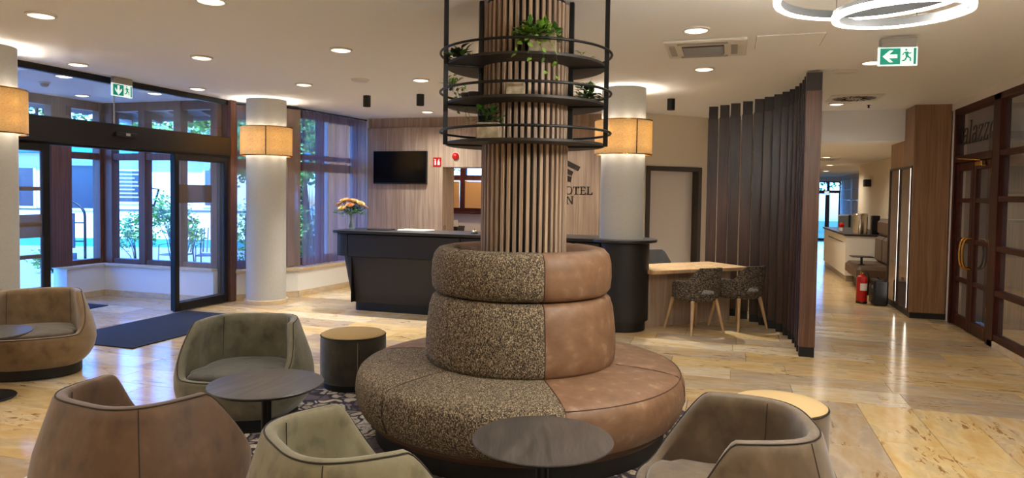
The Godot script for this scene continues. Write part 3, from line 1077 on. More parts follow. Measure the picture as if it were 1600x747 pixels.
func reception():
	var t := thing("reception_desk", "long dark leather clad reception desk with black top and a rounded end round the column", "reception desk")
	obj("plinth", pl(rounded(-4.82, -1.3, -8.72, -8.24, 0.06), 0.0, 0.12), M.black_plinth, t)
	# lower body tapers towards the plinth
	var s := S()
	var lo := rounded(-4.86, -1.3, -8.74, -8.19, 0.10)
	var hi := rounded(-4.95, -1.3, -8.74, -8.09, 0.14)
	var P := []
	for e in [[lo, 0.12], [hi, 0.74]]:
		var row := []
		for v in e[0]: row.append(Vector3(v.x, e[1], v.y))
		P.append(row)
	grid(s, P, true, -1, true)
	plan(s, lo, 0.12, 0.125)
	plan(s, hi, 0.735, 0.74)
	obj("lower_body", s, M.desk_leather, t)
	obj("upper_panel", pl(rounded(-5.02, -4.805, -8.75, -8.02, 0.15), 0.75, 1.04), M.desk_leather, t)
	obj("upper_panel", sp(at(-4.80, 0.75, -8.75), at(-3.205, 1.04, -8.02), 0.006), M.desk_leather, t)
	obj("upper_panel", sp(at(-3.20, 0.75, -8.75), at(-1.45, 1.04, -8.03), 0.006), M.desk_leather, t)
	obj("lower_seam", sp(at(-4.78, 0.13, -8.19), at(-4.775, 0.73, -8.083), 0.0), M.black_plinth, t)
	obj("countertop", pl(rounded(-5.07, -1.5, -8.78, -7.99, 0.16), 1.05, 1.085), M.desk_top, t)
	# rounded end wraps the column
	var c := at(-1.24, 0, -8.31)
	obj("round_plinth", lt([Vector2(0.27, 0.0), Vector2(0.30, 0.0), Vector2(0.30, 0.12), Vector2(0.27, 0.12)], 48, c), M.black_plinth, t)
	obj("round_body", lt([Vector2(0.27, 0.12), Vector2(0.335, 0.12), Vector2(0.335, 1.04), Vector2(0.27, 1.04)], 64, c), M.desk_leather, t)
	obj("round_top", lt([Vector2(0.262, 1.05), Vector2(0.42, 1.05), Vector2(0.425, 1.055), Vector2(0.425, 1.08), Vector2(0.42, 1.085), Vector2(0.262, 1.085)], 64, c), M.desk_top, t)
	# low oak desk set at 45 degrees
	var d := thing("low_desk", "low pale oak consultation desk angled off the dark reception desk", "desk")
	var e := Vector3(-0.726, 0, 0.687)
	var n := Vector3(-0.687, 0, -0.726)
	var fr := at(0.24, 0, -9.21)
	var bas := Basis(-e, Vector3.UP, -n)
	obj("top", bx(fr + e * 0.75 + n * 0.36 + Vector3(0, 0.70, 0), at(1.50, 0.045, 0.72), 0.004, bas), M.pale_oak_top, d)
	obj("front_panel", bx(fr + e * 0.74 + n * 0.28 + Vector3(0, 0.335, 0), at(1.40, 0.67, 0.025), 0.003, bas), M.oak_panel, d)
	obj("side_panel", bx(fr + e * 0.05 + n * 0.46 + Vector3(0, 0.335, 0), at(0.025, 0.67, 0.36), 0.003, bas), M.oak_panel, d)
	# television
	var tv := thing("television", "black flat wall television, switched off, on the oak panelling", "television", at(-5.37, 2.02, -10.66))
	obj("bezel", bx(Vector3.ZERO, at(1.0, 0.56, 0.05), 0.006), M.black_plastic, tv)
	obj("screen", bx(at(0, 0.008, 0.026), at(0.975, 0.525, 0.003)), M.screen_glass, tv)
	obj("bracket", bx(at(0, 0, -0.031), at(0.3, 0.3, 0.014)), M.black_metal, tv)
	# fire equipment sign
	var fs := thing("fire_sign", "small red fire equipment sign with white pictograms beside the television", "sign", at(-4.70, 2.115, -10.69))
	obj("plate", bx(Vector3.ZERO, at(0.145, 0.15, 0.012), 0.001), M.red_paint, fs)
	s = S()
	extrude(s, [Vector2(-0.045, -0.05), Vector2(-0.02, -0.05), Vector2(-0.02, 0.015), Vector2(-0.028, 0.03), Vector2(-0.037, 0.03), Vector2(-0.045, 0.015)], 0.006, 0.008)
	extrude(s, [Vector2(-0.05, 0.035), Vector2(-0.02, 0.035), Vector2(-0.02, 0.043), Vector2(-0.05, 0.05)], 0.006, 0.008)
	extrude(s, [Vector2(0.012, -0.05), Vector2(0.05, -0.05), Vector2(0.05, 0.0), Vector2(0.038, 0.02), Vector2(0.045, 0.05), Vector2(0.03, 0.05), Vector2(0.02, 0.02), Vector2(0.012, 0.0)], 0.006, 0.008)
	obj("pictogram", s, M.paper, fs)
	var al := thing("fire_alarm", "round red alarm sounder on the oak wall above the doorway", "alarm", at(-4.37, 2.21, -10.70))
	var rot := Basis(Vector3.RIGHT, PI / 2)
	var am := obj("dome", lt([Vector2(0.062, 0), Vector2(0.062, 0.02), Vector2(0.055, 0.035), Vector2(0.03, 0.055), Vector2(0.0, 0.06)], 24), M.red_paint, al)
	am.basis = rot
	var ab := obj("base", lt([Vector2(0.068, 0.0), Vector2(0.068, 0.01), Vector2(0.0, 0.01)], 24), M.white_plastic, al)
	ab.basis = rot
	# lettering and emblem (what shows right of the slatted pillar)
	var lg := thing("wall_lettering", "dark hotel lettering and roof emblem on the oak wall behind the pillar", "lettering", at(0, 0, -10.695))
	var tm := obj("letters", text("HOTEL", 0.125, 0.012), M.black_plastic, lg)
	tm.position = at(-2.345, 1.665, 0)
	tm = obj("letters", text("N", 0.125, 0.012), M.black_plastic, lg)
	tm.position = at(-2.42, 1.51, 0)
	s = S()
	extrude(s, [Vector2(-2.62, 2.22), Vector2(-2.26, 2.04), Vector2(-2.30, 1.98), Vector2(-2.62, 2.12)], 0, 0.012)
	extrude(s, [Vector2(-2.62, 2.09), Vector2(-2.37, 1.965), Vector2(-2.40, 1.90), Vector2(-2.62, 1.99)], 0, 0.012)
	extrude(s, [Vector2(-2.62, 1.96), Vector2(-2.395, 1.88), Vector2(-2.41, 1.80), Vector2(-2.62, 1.86)], 0, 0.012)
	obj("emblem", s, M.walnut_cap, lg)
	var kn := obj("door_socket", lt([Vector2(0.034, 0), Vector2(0.034, 0.008), Vector2(0.026, 0.012), Vector2(0.0, 0.012)], 20), M.black_plastic)
	kn.position = at(-4.595, 1.02, -10.80)
	kn.basis = Basis(Vector3.FORWARD, -PI / 2)
	tag(kn, "round black socket on the side of the oak doorway", "socket")
	# things on the counter
	flowers(at(-4.985, 1.085, -8.42))
	tag(obj("writing_pad", bx(at(-4.0, 1.094, -8.42), at(0.42, 0.018, 0.28), 0.003), M.paper), "flat white pad on the reception counter below the television", "pad")
	tag(obj("tablet", bx(at(-4.52, 1.091, -8.42), at(0.30, 0.012, 0.24), 0.003), M.black_plastic), "thin black folder on the counter beside the flower vase", "folder")
	var be := thing("service_bell", "small silver service bell on the reception counter by the pillar", "bell", at(-3.12, 1.085, -8.30))
	obj("base", lt([Vector2(0.0, 0.0), Vector2(0.045, 0.0), Vector2(0.045, 0.01), Vector2(0.0, 0.01)], 24), M.black_plastic, be)
	obj("dome", lt([Vector2(0.04, 0.01), Vector2(0.04, 0.02), Vector2(0.033, 0.035), Vector2(0.018, 0.046), Vector2(0.006, 0.048), Vector2(0.006, 0.062), Vector2(0.0, 0.064)], 24), M.steel, be)

func leaf_shape(s: SurfaceTool, base: Vector3, dir: Vector3, up: Vector3, l: float, w: float, bend := 0.25):
	var side := dir.cross(up).normalized()
	var nn := side.cross(dir).normalized()
	var prev: Array = []
	for i in 5:
		var t := i / 4.0
		var c := base + dir * l * t - nn * bend * l * t * t
		var hw := w * 0.5 * sin(PI * pow(t, 0.75)) if i < 4 else 0.0
		var row := [c - side * hw + nn * hw * 0.25, c, c + side * hw + nn * hw * 0.25]
		if i > 0:
			for k in 2:
				quad(s, prev[k], prev[k + 1], row[k + 1], row[k], nn)
		prev = row

func flowers(p: Vector3):
	var t := thing("flower_vase", "glass vase of peach and yellow roses at the left end of the reception desk", "flowers", p)
	var v := obj("vase", lt([Vector2(0.0, 0.004), Vector2(0.05, 0.004), Vector2(0.055, 0.0), Vector2(0.06, 0.01), Vector2(0.062, 0.12), Vector2(0.085, 0.25), Vector2(0.081, 0.25), Vector2(0.058, 0.12), Vector2(0.05, 0.015), Vector2(0.0, 0.015)], 32), M.vase_glass, t)
	var r := RandomNumberGenerator.new()
	r.seed = 5
	var st := S()
	var lf := S()
	lf.set_smooth_group(2)
	var cols := [Color(0.95, 0.72, 0.50), Color(0.96, 0.80, 0.52), Color(0.95, 0.76, 0.62), Color(0.97, 0.86, 0.62)]
	for i in 4: 
		var m := mat("rose_%d" % i, cols[i], 0.7)
		m.backlight_enabled = true
		m.backlight = Color(0.3, 0.25, 0.2)
	var mesh_of := []
	for i in 4:
		var s := S()
		# overlapping cupped petals round a bud
		for ring in [[0.012, 3, 0.030, 0.10], [0.022, 5, 0.034, 0.30], [0.034, 6, 0.034, 0.62], [0.042, 7, 0.030, 0.95]]:
			for k in ring[1]:
				var a: float = TAU * k / ring[1] + ring[0] * 60.0 + i
				var P := []
				for j in 5:
					var vv := j / 4.0
					var row := []
					for q in 5:
						var u: float = (q - 2) / 2.0 * 0.75 * PI / ring[1] * 2.2
						var rad: float = ring[0] * (0.35 + 0.65 * sin(vv * 1.9)) + sin(vv * 3.0) * 0.004 + ring[3] * 0.018 * vv * vv
						row.append(Vector3(sin(a + u) * rad, -0.02 + vv * ring[2] * (1.25 - ring[3] * 0.35) - u * u * 0.006, cos(a + u) * rad))
					P.append(row)
				grid(s, P, false, 7)
		s.generate_normals()
		mesh_of.append(s.commit())
	for i in 15:
		var a := i * 2.4
		var rr := 0.02 + 0.19 * sqrt((i + 0.3) / 15.0)
		var tip := Vector3(sin(a) * rr, 0.40 - rr * rr * 2.2 + r.randf_range(-0.03, 0.035), cos(a) * rr * 0.8)
		var o := obj("rose", mesh_of[i % 4], M["rose_%d" % (i % 4)], t)
		o.position = tip
		o.basis = (Basis(Vector3(cos(a), 0, -sin(a)), rr * 2.6) * Basis(Vector3.UP, a)).scaled(Vector3.ONE * r.randf_range(0.82, 1.05))
		tube(st, [Vector3(-sin(a) * 0.03, 0.02, -cos(a) * 0.03), Vector3(sin(a) * 0.02, 0.2, cos(a) * 0.02), tip - Vector3(0, 0.02, 0)], 0.004, 5)
	for i in 150:
		var a := r.randf() * TAU
		var rr := r.randf_range(0.05, 0.27)
		var y := 0.34 - rr * 0.35 + r.randf_range(-0.06, 0.03)
		lf.set_smooth_group(2)
		leaf_shape(lf, Vector3(sin(a) * rr * 0.75, y - 0.02, cos(a) * rr * 0.7), Vector3(sin(a), r.randf_range(-0.1, 0.7), cos(a)).normalized(), Vector3.UP, r.randf_range(0.05, 0.085), r.randf_range(0.03, 0.045))
	obj("stems", st, M.stem, t)
	obj("leaves", lf, M.leaf_mid, t).set_meta("kind", "stuff")

# ---------------------------------------------------------------- back office behind the doorway
func back_office():
	var wz := -13.2
	struct("wall_office_left", sp(at(-7.2, 0, -13.4), at(-7.0, CEIL, -11.0)), M.wall_paint)
	struct("wall_office_right", sp(at(-3.0, 0, -13.4), at(-2.8, CEIL, -10.95)), M.wall_paint)
	var s := S()
	span(s, at(-7.0, 0, wz - 0.15), at(-2.8, 1.22, wz))
	span(s, at(-7.0, 2.55, wz - 0.15), at(-2.8, CEIL, wz))
	span(s, at(-7.0, 1.22, wz - 0.15), at(-6.1, 2.55, wz))
	span(s, at(-4.5, 1.22, wz - 0.15), at(-2.8, 2.55, wz))
	struct("wall_office_back", s, M.wall_paint)
	var w := thing("window_6", "brown wooden office window with honey coloured blinds, seen through the doorway", "")
	w.set_meta("kind", "structure")
	var f := S()
	for x in [[-6.1, -6.0], [-5.70, -5.58], [-5.29, -5.17], [-4.62, -4.5]]:
		span(f, at(x[0], 1.24, wz - 0.1), at(x[1], 2.55, wz + 0.01), 0.005)
	for y in [[1.22, 1.30], [1.86, 1.97], [2.45, 2.55]]:
		span(f, at(-6.1, y[0], wz - 0.09), at(-4.5, y[1], wz), 0.004)
	obj("frame", f, M.mahogany, w)
	for x in [[-6.0, -5.70], [-5.58, -5.29], [-5.17, -4.62]]:
		pane(w, at(x[0], 1.30, 0), at(x[1], 1.86, 0), 2, wz - 0.06)
		pane(w, at(x[0], 1.97, 0), at(x[1], 2.45, 0), 2, wz - 0.06)
	struct("trim_4", sp(at(-6.2, 1.185, wz - 0.02), at(-4.4, 1.22, wz + 0.14), 0.004), M.mahogany, "brown wooden sill of the office window")
	for x in [[-5.58, -5.29, "narrow honey coloured slatted blind on the left casement of the office window"], [-5.17, -4.62, "wide honey coloured slatted blind on the right casement of the office window"]]:
		var b := thing("blind", x[2], "blind", at(0, 0, wz + 0.02), 0.0, "office window blinds")
		for i in 24:
			var y := 1.31 + i * 0.0225
			obj("slat", bx(at((x[0] + x[1]) / 2.0, y, 0), at(x[1] - x[0], 0.0022, 0.024), 0.0, Basis(Vector3.RIGHT, 1.3)), M.honey_slat, b)
		obj("rail", bx(at((x[0] + x[1]) / 2.0, 1.855, 0), at(x[1] - x[0], 0.02, 0.028), 0.002), M.white_plastic, b)
	# furniture behind the counter
	var d := thing("office_sideboard", "low brown sideboard under the office window", "sideboard", at(-5.0, 0, -12.75))
	obj("body", bx(at(0, 0.36, 0), at(1.5, 0.72, 0.5), 0.004), M.oak_panel_b, d)
	obj("top", bx(at(0, 0.735, 0), at(1.54, 0.03, 0.54), 0.004), M.walnut, d)
	var k := thing("paper_box", "open brown box holding loose papers behind the counter", "box", at(-5.25, 0.75, -12.7))
	s = S()
	for a in [0.0, PI / 2, PI, 3 * PI / 2]:
		box(s, Basis(Vector3.UP, a) * at(0, 0.10, 0.17), at(0.38, 0.2, 0.008), 0, Basis(Vector3.UP, a) * Basis(Vector3.RIGHT, 0.28))
	box(s, at(0, 0.006, 0), at(0.30, 0.012, 0.30))
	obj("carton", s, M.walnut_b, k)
	s = S()
	for i in 5:
		box(s, at(-0.08 + i * 0.04, 0.17 + i * 0.012, -0.02), at(0.004, 0.2, 0.22), 0, Basis(Vector3.BACK, -0.9 + i * 0.25))
	obj("papers", s, M.paper, k)
	var l := OmniLight3D.new()
	var pd := thing("office_lamp", "flush round office ceiling lamp behind the doorway", "lamp", at(-4.9, 2.80, -12.0))
	obj("lamp_glass", lt([Vector2(0.0, -0.03), Vector2(0.12, -0.03), Vector2(0.15, 0.0), Vector2(0.15, 0.05), Vector2(0.0, 0.05)], 24), M.lamp_disc, pd)
	l.name = "lamp_light"
	l.light_color = Color(1.0, 0.93, 0.82)
	l.light_energy = 2.0
	l.light_size = 0.1
	l.omni_range = 12.0
	l.omni_attenuation = 2.0
	l.shadow_enabled = true
	l.position = at(0, -0.12, 0)
	pd.add_child(l)

# ---------------------------------------------------------------- glazed wooden partition on the right
func glass_partition():
	var X := 2.8
	struct("wall_right_band", sp(at(X - 0.04, 2.775, -10.48), at(X + 0.1, CEIL, -5.2)), M.wall_paint)
	struct("wall_right_pier", sp(at(X - 0.03, 0, -10.47), at(X + 0.1, 2.775, -10.32)), M.wall_paint)
	struct("baseboard_right", sp(at(X - 0.05, 0, -8.86), at(X + 0.05, 0.075, -5.2), 0.003), M.stone_trim)
	var w := thing("window_7", "dark mahogany glazed partition with square panes beside the double door", "")
	w.set_meta("kind", "structure")
	var f := S()
	for z in [[-10.32, -10.25], [-8.92, -8.70], [-7.62, -7.50], [-6.42, -6.30], [-5.3, -5.2]]:
		span(f, at(X - 0.05, 0.0 if z[0] < -8.0 else 0.075, z[0]), at(X + 0.05, 2.775, z[1]), 0.006)
	span(f, at(X - 0.05, 2.70, -10.25), at(X + 0.05, 2.775, -5.3), 0.006)
	span(f, at(X - 0.05, 2.075, -10.25), at(X + 0.05, 2.165, -8.92), 0.006)
	obj("frame", f, M.mahogany, w)
	pane(w, at(0, 2.165, -10.25), at(0, 2.70, -8.92), 0, X)
	var ys := [0.075, 0.60, 1.08, 1.62, 2.12, 2.70]
	for b in [[-8.70, -7.62], [-7.50, -6.42], [-6.30, -5.30]]:
		for i in 5:
			obj("rail", sp(at(X - 0.045, ys[i] - (0.0 if i == 0 else 0.03), b[0]), at(X + 0.045, ys[i] + (0.075 if i == 0 else 0.03), b[1]), 0.006), M.mahogany, w)
			pane(w, at(0, ys[i] + (0.075 if i == 0 else 0.03), b[0]), at(0, ys[i + 1] - (0.03 if i < 4 else 0.0), b[1]), 0, X)
	# double door
	var leafs := [[-10.245, -9.59, "far leaf of the mahogany glazed double door, with a curved brass pull"], [-9.585, -8.925, "near leaf of the mahogany glazed double door, hinged at the wide post"]]
	for k in 2:
		var e = leafs[k]
		var d := thing("glazed_door", e[2], "door", at(X, 0, 0))
		var s := S()
		span(s, at(-0.025, 0.01, e[0]), at(0.025, 2.07, e[0] + 0.10), 0.005)
		span(s, at(-0.025, 0.01, e[1] - 0.10), at(0.025, 2.07, e[1]), 0.005)
		span(s, at(-0.025, 0.01, e[0] + 0.1), at(0.025, 0.15, e[1] - 0.1), 0.005)
		span(s, at(-0.025, 1.97, e[0] + 0.1), at(0.025, 2.07, e[1] - 0.1), 0.005)
		obj("frame", s, M.mahogany, d)
		var yy := [0.15, 0.60, 1.10, 1.60, 1.97]
		for i in 4:
			if i > 0: obj("rail", sp(at(-0.022, yy[i] - 0.028, e[0] + 0.1), at(0.022, yy[i] + 0.028, e[1] - 0.1), 0.005), M.mahogany, d)
			pane(d, at(0, yy[i] + (0.028 if i else 0.0), e[0] + 0.1), at(0, yy[i + 1] - (0.028 if i < 3 else 0.0), e[1] - 0.1), 0, 0.0)
		if k == 1:
			for y in [0.35, 1.12, 1.93]:
				obj("hinge", lt([Vector2(0, -0.05), Vector2(0.012, -0.05), Vector2(0.012, 0.05), Vector2(0, 0.05)], 12, at(-0.034, y, e[1] - 0.01)), M.brass, d)
		for sd in [-1.0, 1.0]:
			var pts := []
			for i in 13:
				var a := PI * i / 12.0
				pts.append(at(sd * (0.026 + 0.105 * pow(sin(a), 0.45)), 0.96 - cos(a) * 0.185, (e[1] - 0.05 if k == 0 else e[0] + 0.05) + sd * -0.01 * sin(a)))
			obj("pull_handle", tb(pts, 0.014, 8), M.brass if sd < 0 else M.black_metal, d)
	var cl := thing("door_closer", "small brass door closer with thin arm above the glazed double door", "door closer", at(X - 0.04, 2.03, -9.25))
	obj("body", bx(at(-0.02, 0, 0), at(0.05, 0.06, 0.22), 0.008), M.brass, cl)
	obj("arm", tb([at(-0.03, 0.04, 0.03), at(-0.16, 0.07, -0.3), at(-0.02, 0.1, -0.85)], 0.007, 6), M.brass, cl)
	var lt_ := thing("glass_lettering", "black script lettering on the glass above the mahogany double door", "lettering", at(X - 0.012, 2.43, -9.62), -PI / 2)
	var o := obj("letters", text("palazzo", 0.27, 0.004, "Droid Serif", true), M.black_plastic, lt_)
	o.transform = Transform3D(Basis(Vector3(1, 0, 0), Vector3(0.22, 1, 0), Vector3(0, 0, 1)), Vector3.ZERO)

func bar_room():
	# the dim bar behind the partition
	var s := S()
	mat("bar_paint", Color(0.74, 0.70, 0.68), 0.8)
	span(s, at(6.5, 0, -10.6), at(6.7, CEIL, -3.8))
	struct("wall_bar_right", s, M.bar_paint)
	struct("wall_bar_back", sp(at(2.9, 0, -10.7), at(6.7, CEIL, -10.5)), M.bar_paint)
	struct("wall_bar_front", sp(at(2.9, 0, -4.0), at(6.7, CEIL, -3.8)), M.bar_paint)
	struct("trim_5", sp(at(6.44, 0, -10.5), at(6.5, 1.6, -4.0)), M.walnut_cap, "dark wall panelling inside the bar")
	var sh := thing("bar_shelf_unit", "dark bar shelving with glasses, seen through the double door", "shelf", at(4.4, 0, -10.3))
	obj("back_panel", bx(at(0, 1.3, -0.15), at(2.4, 2.4, 0.03)), M.walnut, sh)
	for y in [0.95, 1.35, 1.7, 2.05, 2.4]:
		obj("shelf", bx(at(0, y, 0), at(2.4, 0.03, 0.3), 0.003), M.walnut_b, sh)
	for x in [-1.2, 0.0, 1.2]:
		obj("side_panel", bx(at(x, 1.25, 0), at(0.03, 2.5, 0.3), 0.003), M.walnut, sh)
	obj("base_cabinet", bx(at(0, 0.45, 0.05), at(2.4, 0.9, 0.45), 0.004), M.walnut, sh)
	var g0: Node3D = null
	var glass_prof := [Vector2(0.0, 0.0), Vector2(0.032, 0.0), Vector2(0.005, 0.008), Vector2(0.005, 0.07), Vector2(0.03, 0.09), Vector2(0.036, 0.13), Vector2(0.030, 0.17)]
	for i in 22:
		var p := at(3.3 + (i % 11) * 0.2, [2.065, 2.415][i / 11], -10.27 + 0.05 * (i % 2))
		if g0 == null:
			g0 = thing("wine_glass", "clear wine glass standing in the row on the bar shelf", "glass", p, 0.0, "wine glasses on the bar shelves")
			obj("bowl", lt(glass_prof, 16), M.vase_glass, g0)
		else:
			dup(g0, "wine_glass", "clear wine glass standing in the row on the bar shelf", p)
	var cols := [Color(0.05, 0.10, 0.05), Color(0.16, 0.07, 0.03), Color(0.35, 0.25, 0.12), Color(0.10, 0.10, 0.14)]
	for i in 4: mat("bottle_%d" % i, cols[i], 0.12)
	for i in 14:
		var b := thing("bottle", "dark bottle standing upright in the row on the bar shelf", "bottle", at(3.3 + (i % 7) * 0.33, [1.365, 1.715][i / 7], -10.25), 0.0, "bottles on the bar shelves")
		obj("bottle_body", lt([Vector2(0, 0), Vector2(0.037, 0), Vector2(0.038, 0.16), Vector2(0.014, 0.21), Vector2(0.013, 0.28), Vector2(0.0, 0.28)], 16), M["bottle_%d" % (i % 4)], b)
	var rs := thing("letter_sign", "lit white letter R sign leaning on the bar shelf", "sign", at(3.62, 1.72, -10.06))
	obj("sign_box", bx(at(0, 0.15, 0), at(0.26, 0.30, 0.05), 0.004), M.bar_sign_light, rs)
	var rl := obj("sign_letter", text("R", 0.2, 0.008, "Droid Sans"), M.white_plastic, rs)
	rl.position = at(0, 0.15, 0.028)
	var pic := thing("framed_print", "pale green framed print on the bar wall, seen through the right panes", "picture", at(6.48, 1.88, -9.2))
	obj("mount", bx(Vector3.ZERO, at(0.02, 0.52, 0.6), 0.003), M.paper, pic)
	obj("print", bx(at(-0.012, 0, 0), at(0.006, 0.34, 0.36)), M.leaf_light, pic)
	# counter, machine, table
	var ct := thing("bar_counter", "dark bar counter with worktop behind the glazed partition", "counter", at(5.4, 0, -8.7))
	obj("body", bx(at(0, 0.5, 0), at(0.7, 1.0, 2.4), 0.005), M.desk_leather, ct)
	obj("worktop", bx(at(0, 1.02, 0), at(0.8, 0.04, 2.5), 0.005), M.desk_top, ct)
	var cm := thing("coffee_machine", "black coffee machine with small blue display on the bar counter", "coffee machine", at(5.35, 1.04, -8.9))
	obj("body", bx(at(0, 0.2, 0), at(0.45, 0.40, 0.6), 0.02), M.black_plastic, cm)
	obj("display", bx(at(-0.228, 0.28, 0.1), at(0.006, 0.07, 0.16)), M.bar_sign_light, cm)
	obj("spout", tb([at(-0.2, 0.2, -0.1), at(-0.28, 0.19, -0.1), at(-0.29, 0.12, -0.1)], 0.015, 8), M.steel, cm)
	for i in 2:
		var ch := thing("bar_chair", ["pale upholstered bar chair just inside the glazed partition", "second pale bar chair nearer the bar counter"][i], "chair", at(3.9 + 0.7 * i, 0, -7.6 - 0.5 * i), 0.8 + i)
		obj("seat", bx(at(0, 0.46, 0), at(0.46, 0.08, 0.46), 0.03), M.velvet_taupe, ch)
		obj("backrest", bx(at(0, 0.72, -0.2), at(0.44, 0.44, 0.06), 0.025), M.velvet_taupe, ch)
		for q in [[-1, -1], [1, -1], [1, 1], [-1, 1]]:
			obj("leg", tb([at(q[0] * 0.2, 0, q[1] * 0.2), at(q[0] * 0.17, 0.43, q[1] * 0.17)], 0.014, 8), M.steel, ch)
	var bt := thing("bar_table", "small round bar table with pale top inside the glazed room", "table", at(4.5, 0, -7.3))
	obj("top", lt([Vector2(0, 0.72), Vector2(0.38, 0.72), Vector2(0.38, 0.75), Vector2(0, 0.75)], 32), M.white_plastic, bt)
	obj("stem", lt([Vector2(0.03, 0.02), Vector2(0.03, 0.72)], 12), M.steel, bt)
	obj("base", lt([Vector2(0.22, 0.0), Vector2(0.22, 0.012), Vector2(0.03, 0.03)], 32), M.steel, bt)
	for p in [[4.2, -9.4, "nearest the bottle shelves"], [5.0, -7.6, "above the round bar table"], [4.2, -6.0, "farthest from the bottle shelves"]]:
		downlight(at(p[0], CEIL, p[1]), "small bar downlight " + p[2], 0.07, 1.5, Color(1.0, 0.92, 0.80))

# ---------------------------------------------------------------- cabinet, corridor and far end
func cabinet_and_corridor():
	var X := 2.33
	var c := thing("wall_cabinet", "tall oak wall cabinet with two vertical light strips at the corridor corner", "cabinet")
	obj("plinth", sp(at(X + 0.02, 0, -11.9), at(2.78, 0.08, -10.50)), M.black_plinth, c)
	obj("front_panel", sp(at(X, 0.08, -10.52), at(2.765, CEIL, -10.485), 0.003), M.oak_cabinet, c)
	obj("top_panel", sp(at(X, 2.06, -11.018), at(X + 0.03, CEIL, -10.52), 0.003), M.oak_cabinet, c)
	obj("top_panel", sp(at(X, 2.06, -11.86), at(X + 0.03, 2.43, -11.022), 0.003), M.oak_cabinet, c)
	obj("carcass", sp(at(X + 0.03, 0.08, -11.9), at(2.765, 2.43, -10.52)), M.oak_cabinet, c)
	for z in [[-11.87, -11.84], [-11.22, -11.19], [-10.56, -10.52]]:
		obj("frame_strip", sp(at(X - 0.01, 0.08, z[0]), at(X + 0.03, 2.06, z[1]), 0.002), M.walnut_cap, c)
	obj("frame_strip", sp(at(X - 0.01, 2.03, -11.84), at(X + 0.03, 2.06, -10.56), 0.002), M.walnut_cap, c)
	for z in [[-11.84, -11.22], [-11.19, -10.56]]:
		var d := obj("door", sp(at(X + 0.005, 0.09, z[0]), at(X + 0.025, 2.03, z[1] - 0.05), 0.002), M.velvet_taupe, c)
		d.material_override = M.cabinet_gloss if M.has("cabinet_gloss") else cab_gloss()
		obj("led_strip", sp(at(X - 0.004, 0.12, z[1] - 0.05), at(X + 0.02, 2.03, z[1] - 0.005), 0.002), M.strip_led, c)
		var l := AreaLight3D.new()
		l.name = "strip_light"
		l.area_size = Vector2(0.045, 1.9)
		l.light_color = Color(1.0, 0.94, 0.86)
		l.light_energy = 0.35
		l.area_range = 12.0
		l.area_attenuation = 2.0
		l.shadow_enabled = true
		l.position = at(X - 0.012, 1.07, z[1] - 0.027)
		l.basis = Basis(Vector3.UP, PI / 2)
		c.add_child(l, true)
	# corridor right side and far room
	struct("wall_corridor_right", sp(at(3.0, 0, -18.8), at(3.2, 2.9, -10.7)), M.wall_paint)
	struct("wall_corridor_step", sp(at(3.2, 0, -18.8), at(4.1, 2.5, -18.6)), M.wall_paint)
	var s := S()
	span(s, at(3.95, 0, -28.5), at(4.1, 0.8, -18.8))
	span(s, at(3.95, 2.3, -28.5), at(4.1, 2.5, -18.8))
	span(s, at(3.95, 0.8, -28.5), at(4.1, 2.3, -28.1))
	span(s, at(3.95, 0.8, -26.3), at(4.1, 2.3, -26.1))
	span(s, at(3.95, 0.8, -24.2), at(4.1, 2.3, -18.8))
	struct("wall_far_right", s, M.wall_paint)
	for e in [[-28.1, -26.3, "far pale roller blind at the bright end of the corridor"], [-26.1, -24.2, "near pale roller blind at the bright end of the corridor"]]:
		var b := thing("blind", e[2], "blind", at(3.95, 0, 0), 0.0, "corridor window blinds")
		for i in 4:
			obj("panel", sp(at(0.0, 0.82 + i * 0.37, e[0] + 0.04), at(0.012, 0.82 + i * 0.37 + 0.355, e[1] - 0.04), 0.002), M.blind_cloth if M.has("blind_cloth") else blind_cloth(), b)
			obj("batten", sp(at(-0.01, 0.82 + i * 0.37 + 0.356, e[0] + 0.04), at(0.012, 0.82 + i * 0.37 + 0.368, e[1] - 0.04)), M.grey_plastic, b)
	s = S()
	span(s, at(0.6, 0, -28.7), at(2.95, 2.5, -28.5))
	span(s, at(2.95, 2.25, -28.7), at(4.1, 2.5, -28.5))
	struct("wall_corridor_end", s, M.wall_paint)
	var d := thing("door_2", "brown glazed garden door at the far end of the corridor", "", at(0, 0, -28.55))
	d.set_meta("kind", "structure")
	framed_glass(d, "frame", at(2.95, 0.0, 0), at(3.52, 1.86, 0), 2, 0.09, 0.06, M.window_wood)
	framed_glass(d, "frame", at(3.52, 0.0, 0), at(3.95, 1.86, 0), 2, 0.06, 0.06, M.window_wood)
	framed_glass(d, "frame", at(2.95, 1.86, 0), at(3.52, 2.25, 0), 2, 0.05, 0.06, M.window_wood)
	framed_glass(d, "frame", at(3.52, 1.86, 0), at(3.95, 2.25, 0), 2, 0.05, 0.06, M.window_wood)
	obj("exit_plate", bx(at(3.47, 1.80, 0.045), at(0.16, 0.14, 0.02), 0.002), M.sign_white, d)
	# buffet counter
	var k := thing("buffet_counter", "cream buffet counter with dark worktop in the corridor", "counter")
	var outline := [Vector2(2.14, -14.62), Vector2(2.98, -14.55), Vector2(2.98, -18.0), Vector2(2.16, -18.0)]
	obj("toe_kick", pl([Vector2(2.17, -14.66), Vector2(2.98, -14.6), Vector2(2.98, -17.98), Vector2(2.19, -17.98)], 0.0, 0.12), M.steel, k)
	obj("body", pl(outline, 0.12, 0.88), M.white_paint, k)
	obj("worktop", pl([Vector2(2.11, -14.58), Vector2(2.99, -14.5), Vector2(2.99, -18.04), Vector2(2.13, -18.04)], 0.885, 0.92), M.desk_top, k)
	for z in [-15.5, -16.6]:
		obj("drawer_gap", sp(at(2.138, 0.74, z - 0.5), at(2.152, 0.752, z + 0.5)), M.dark_void, k)
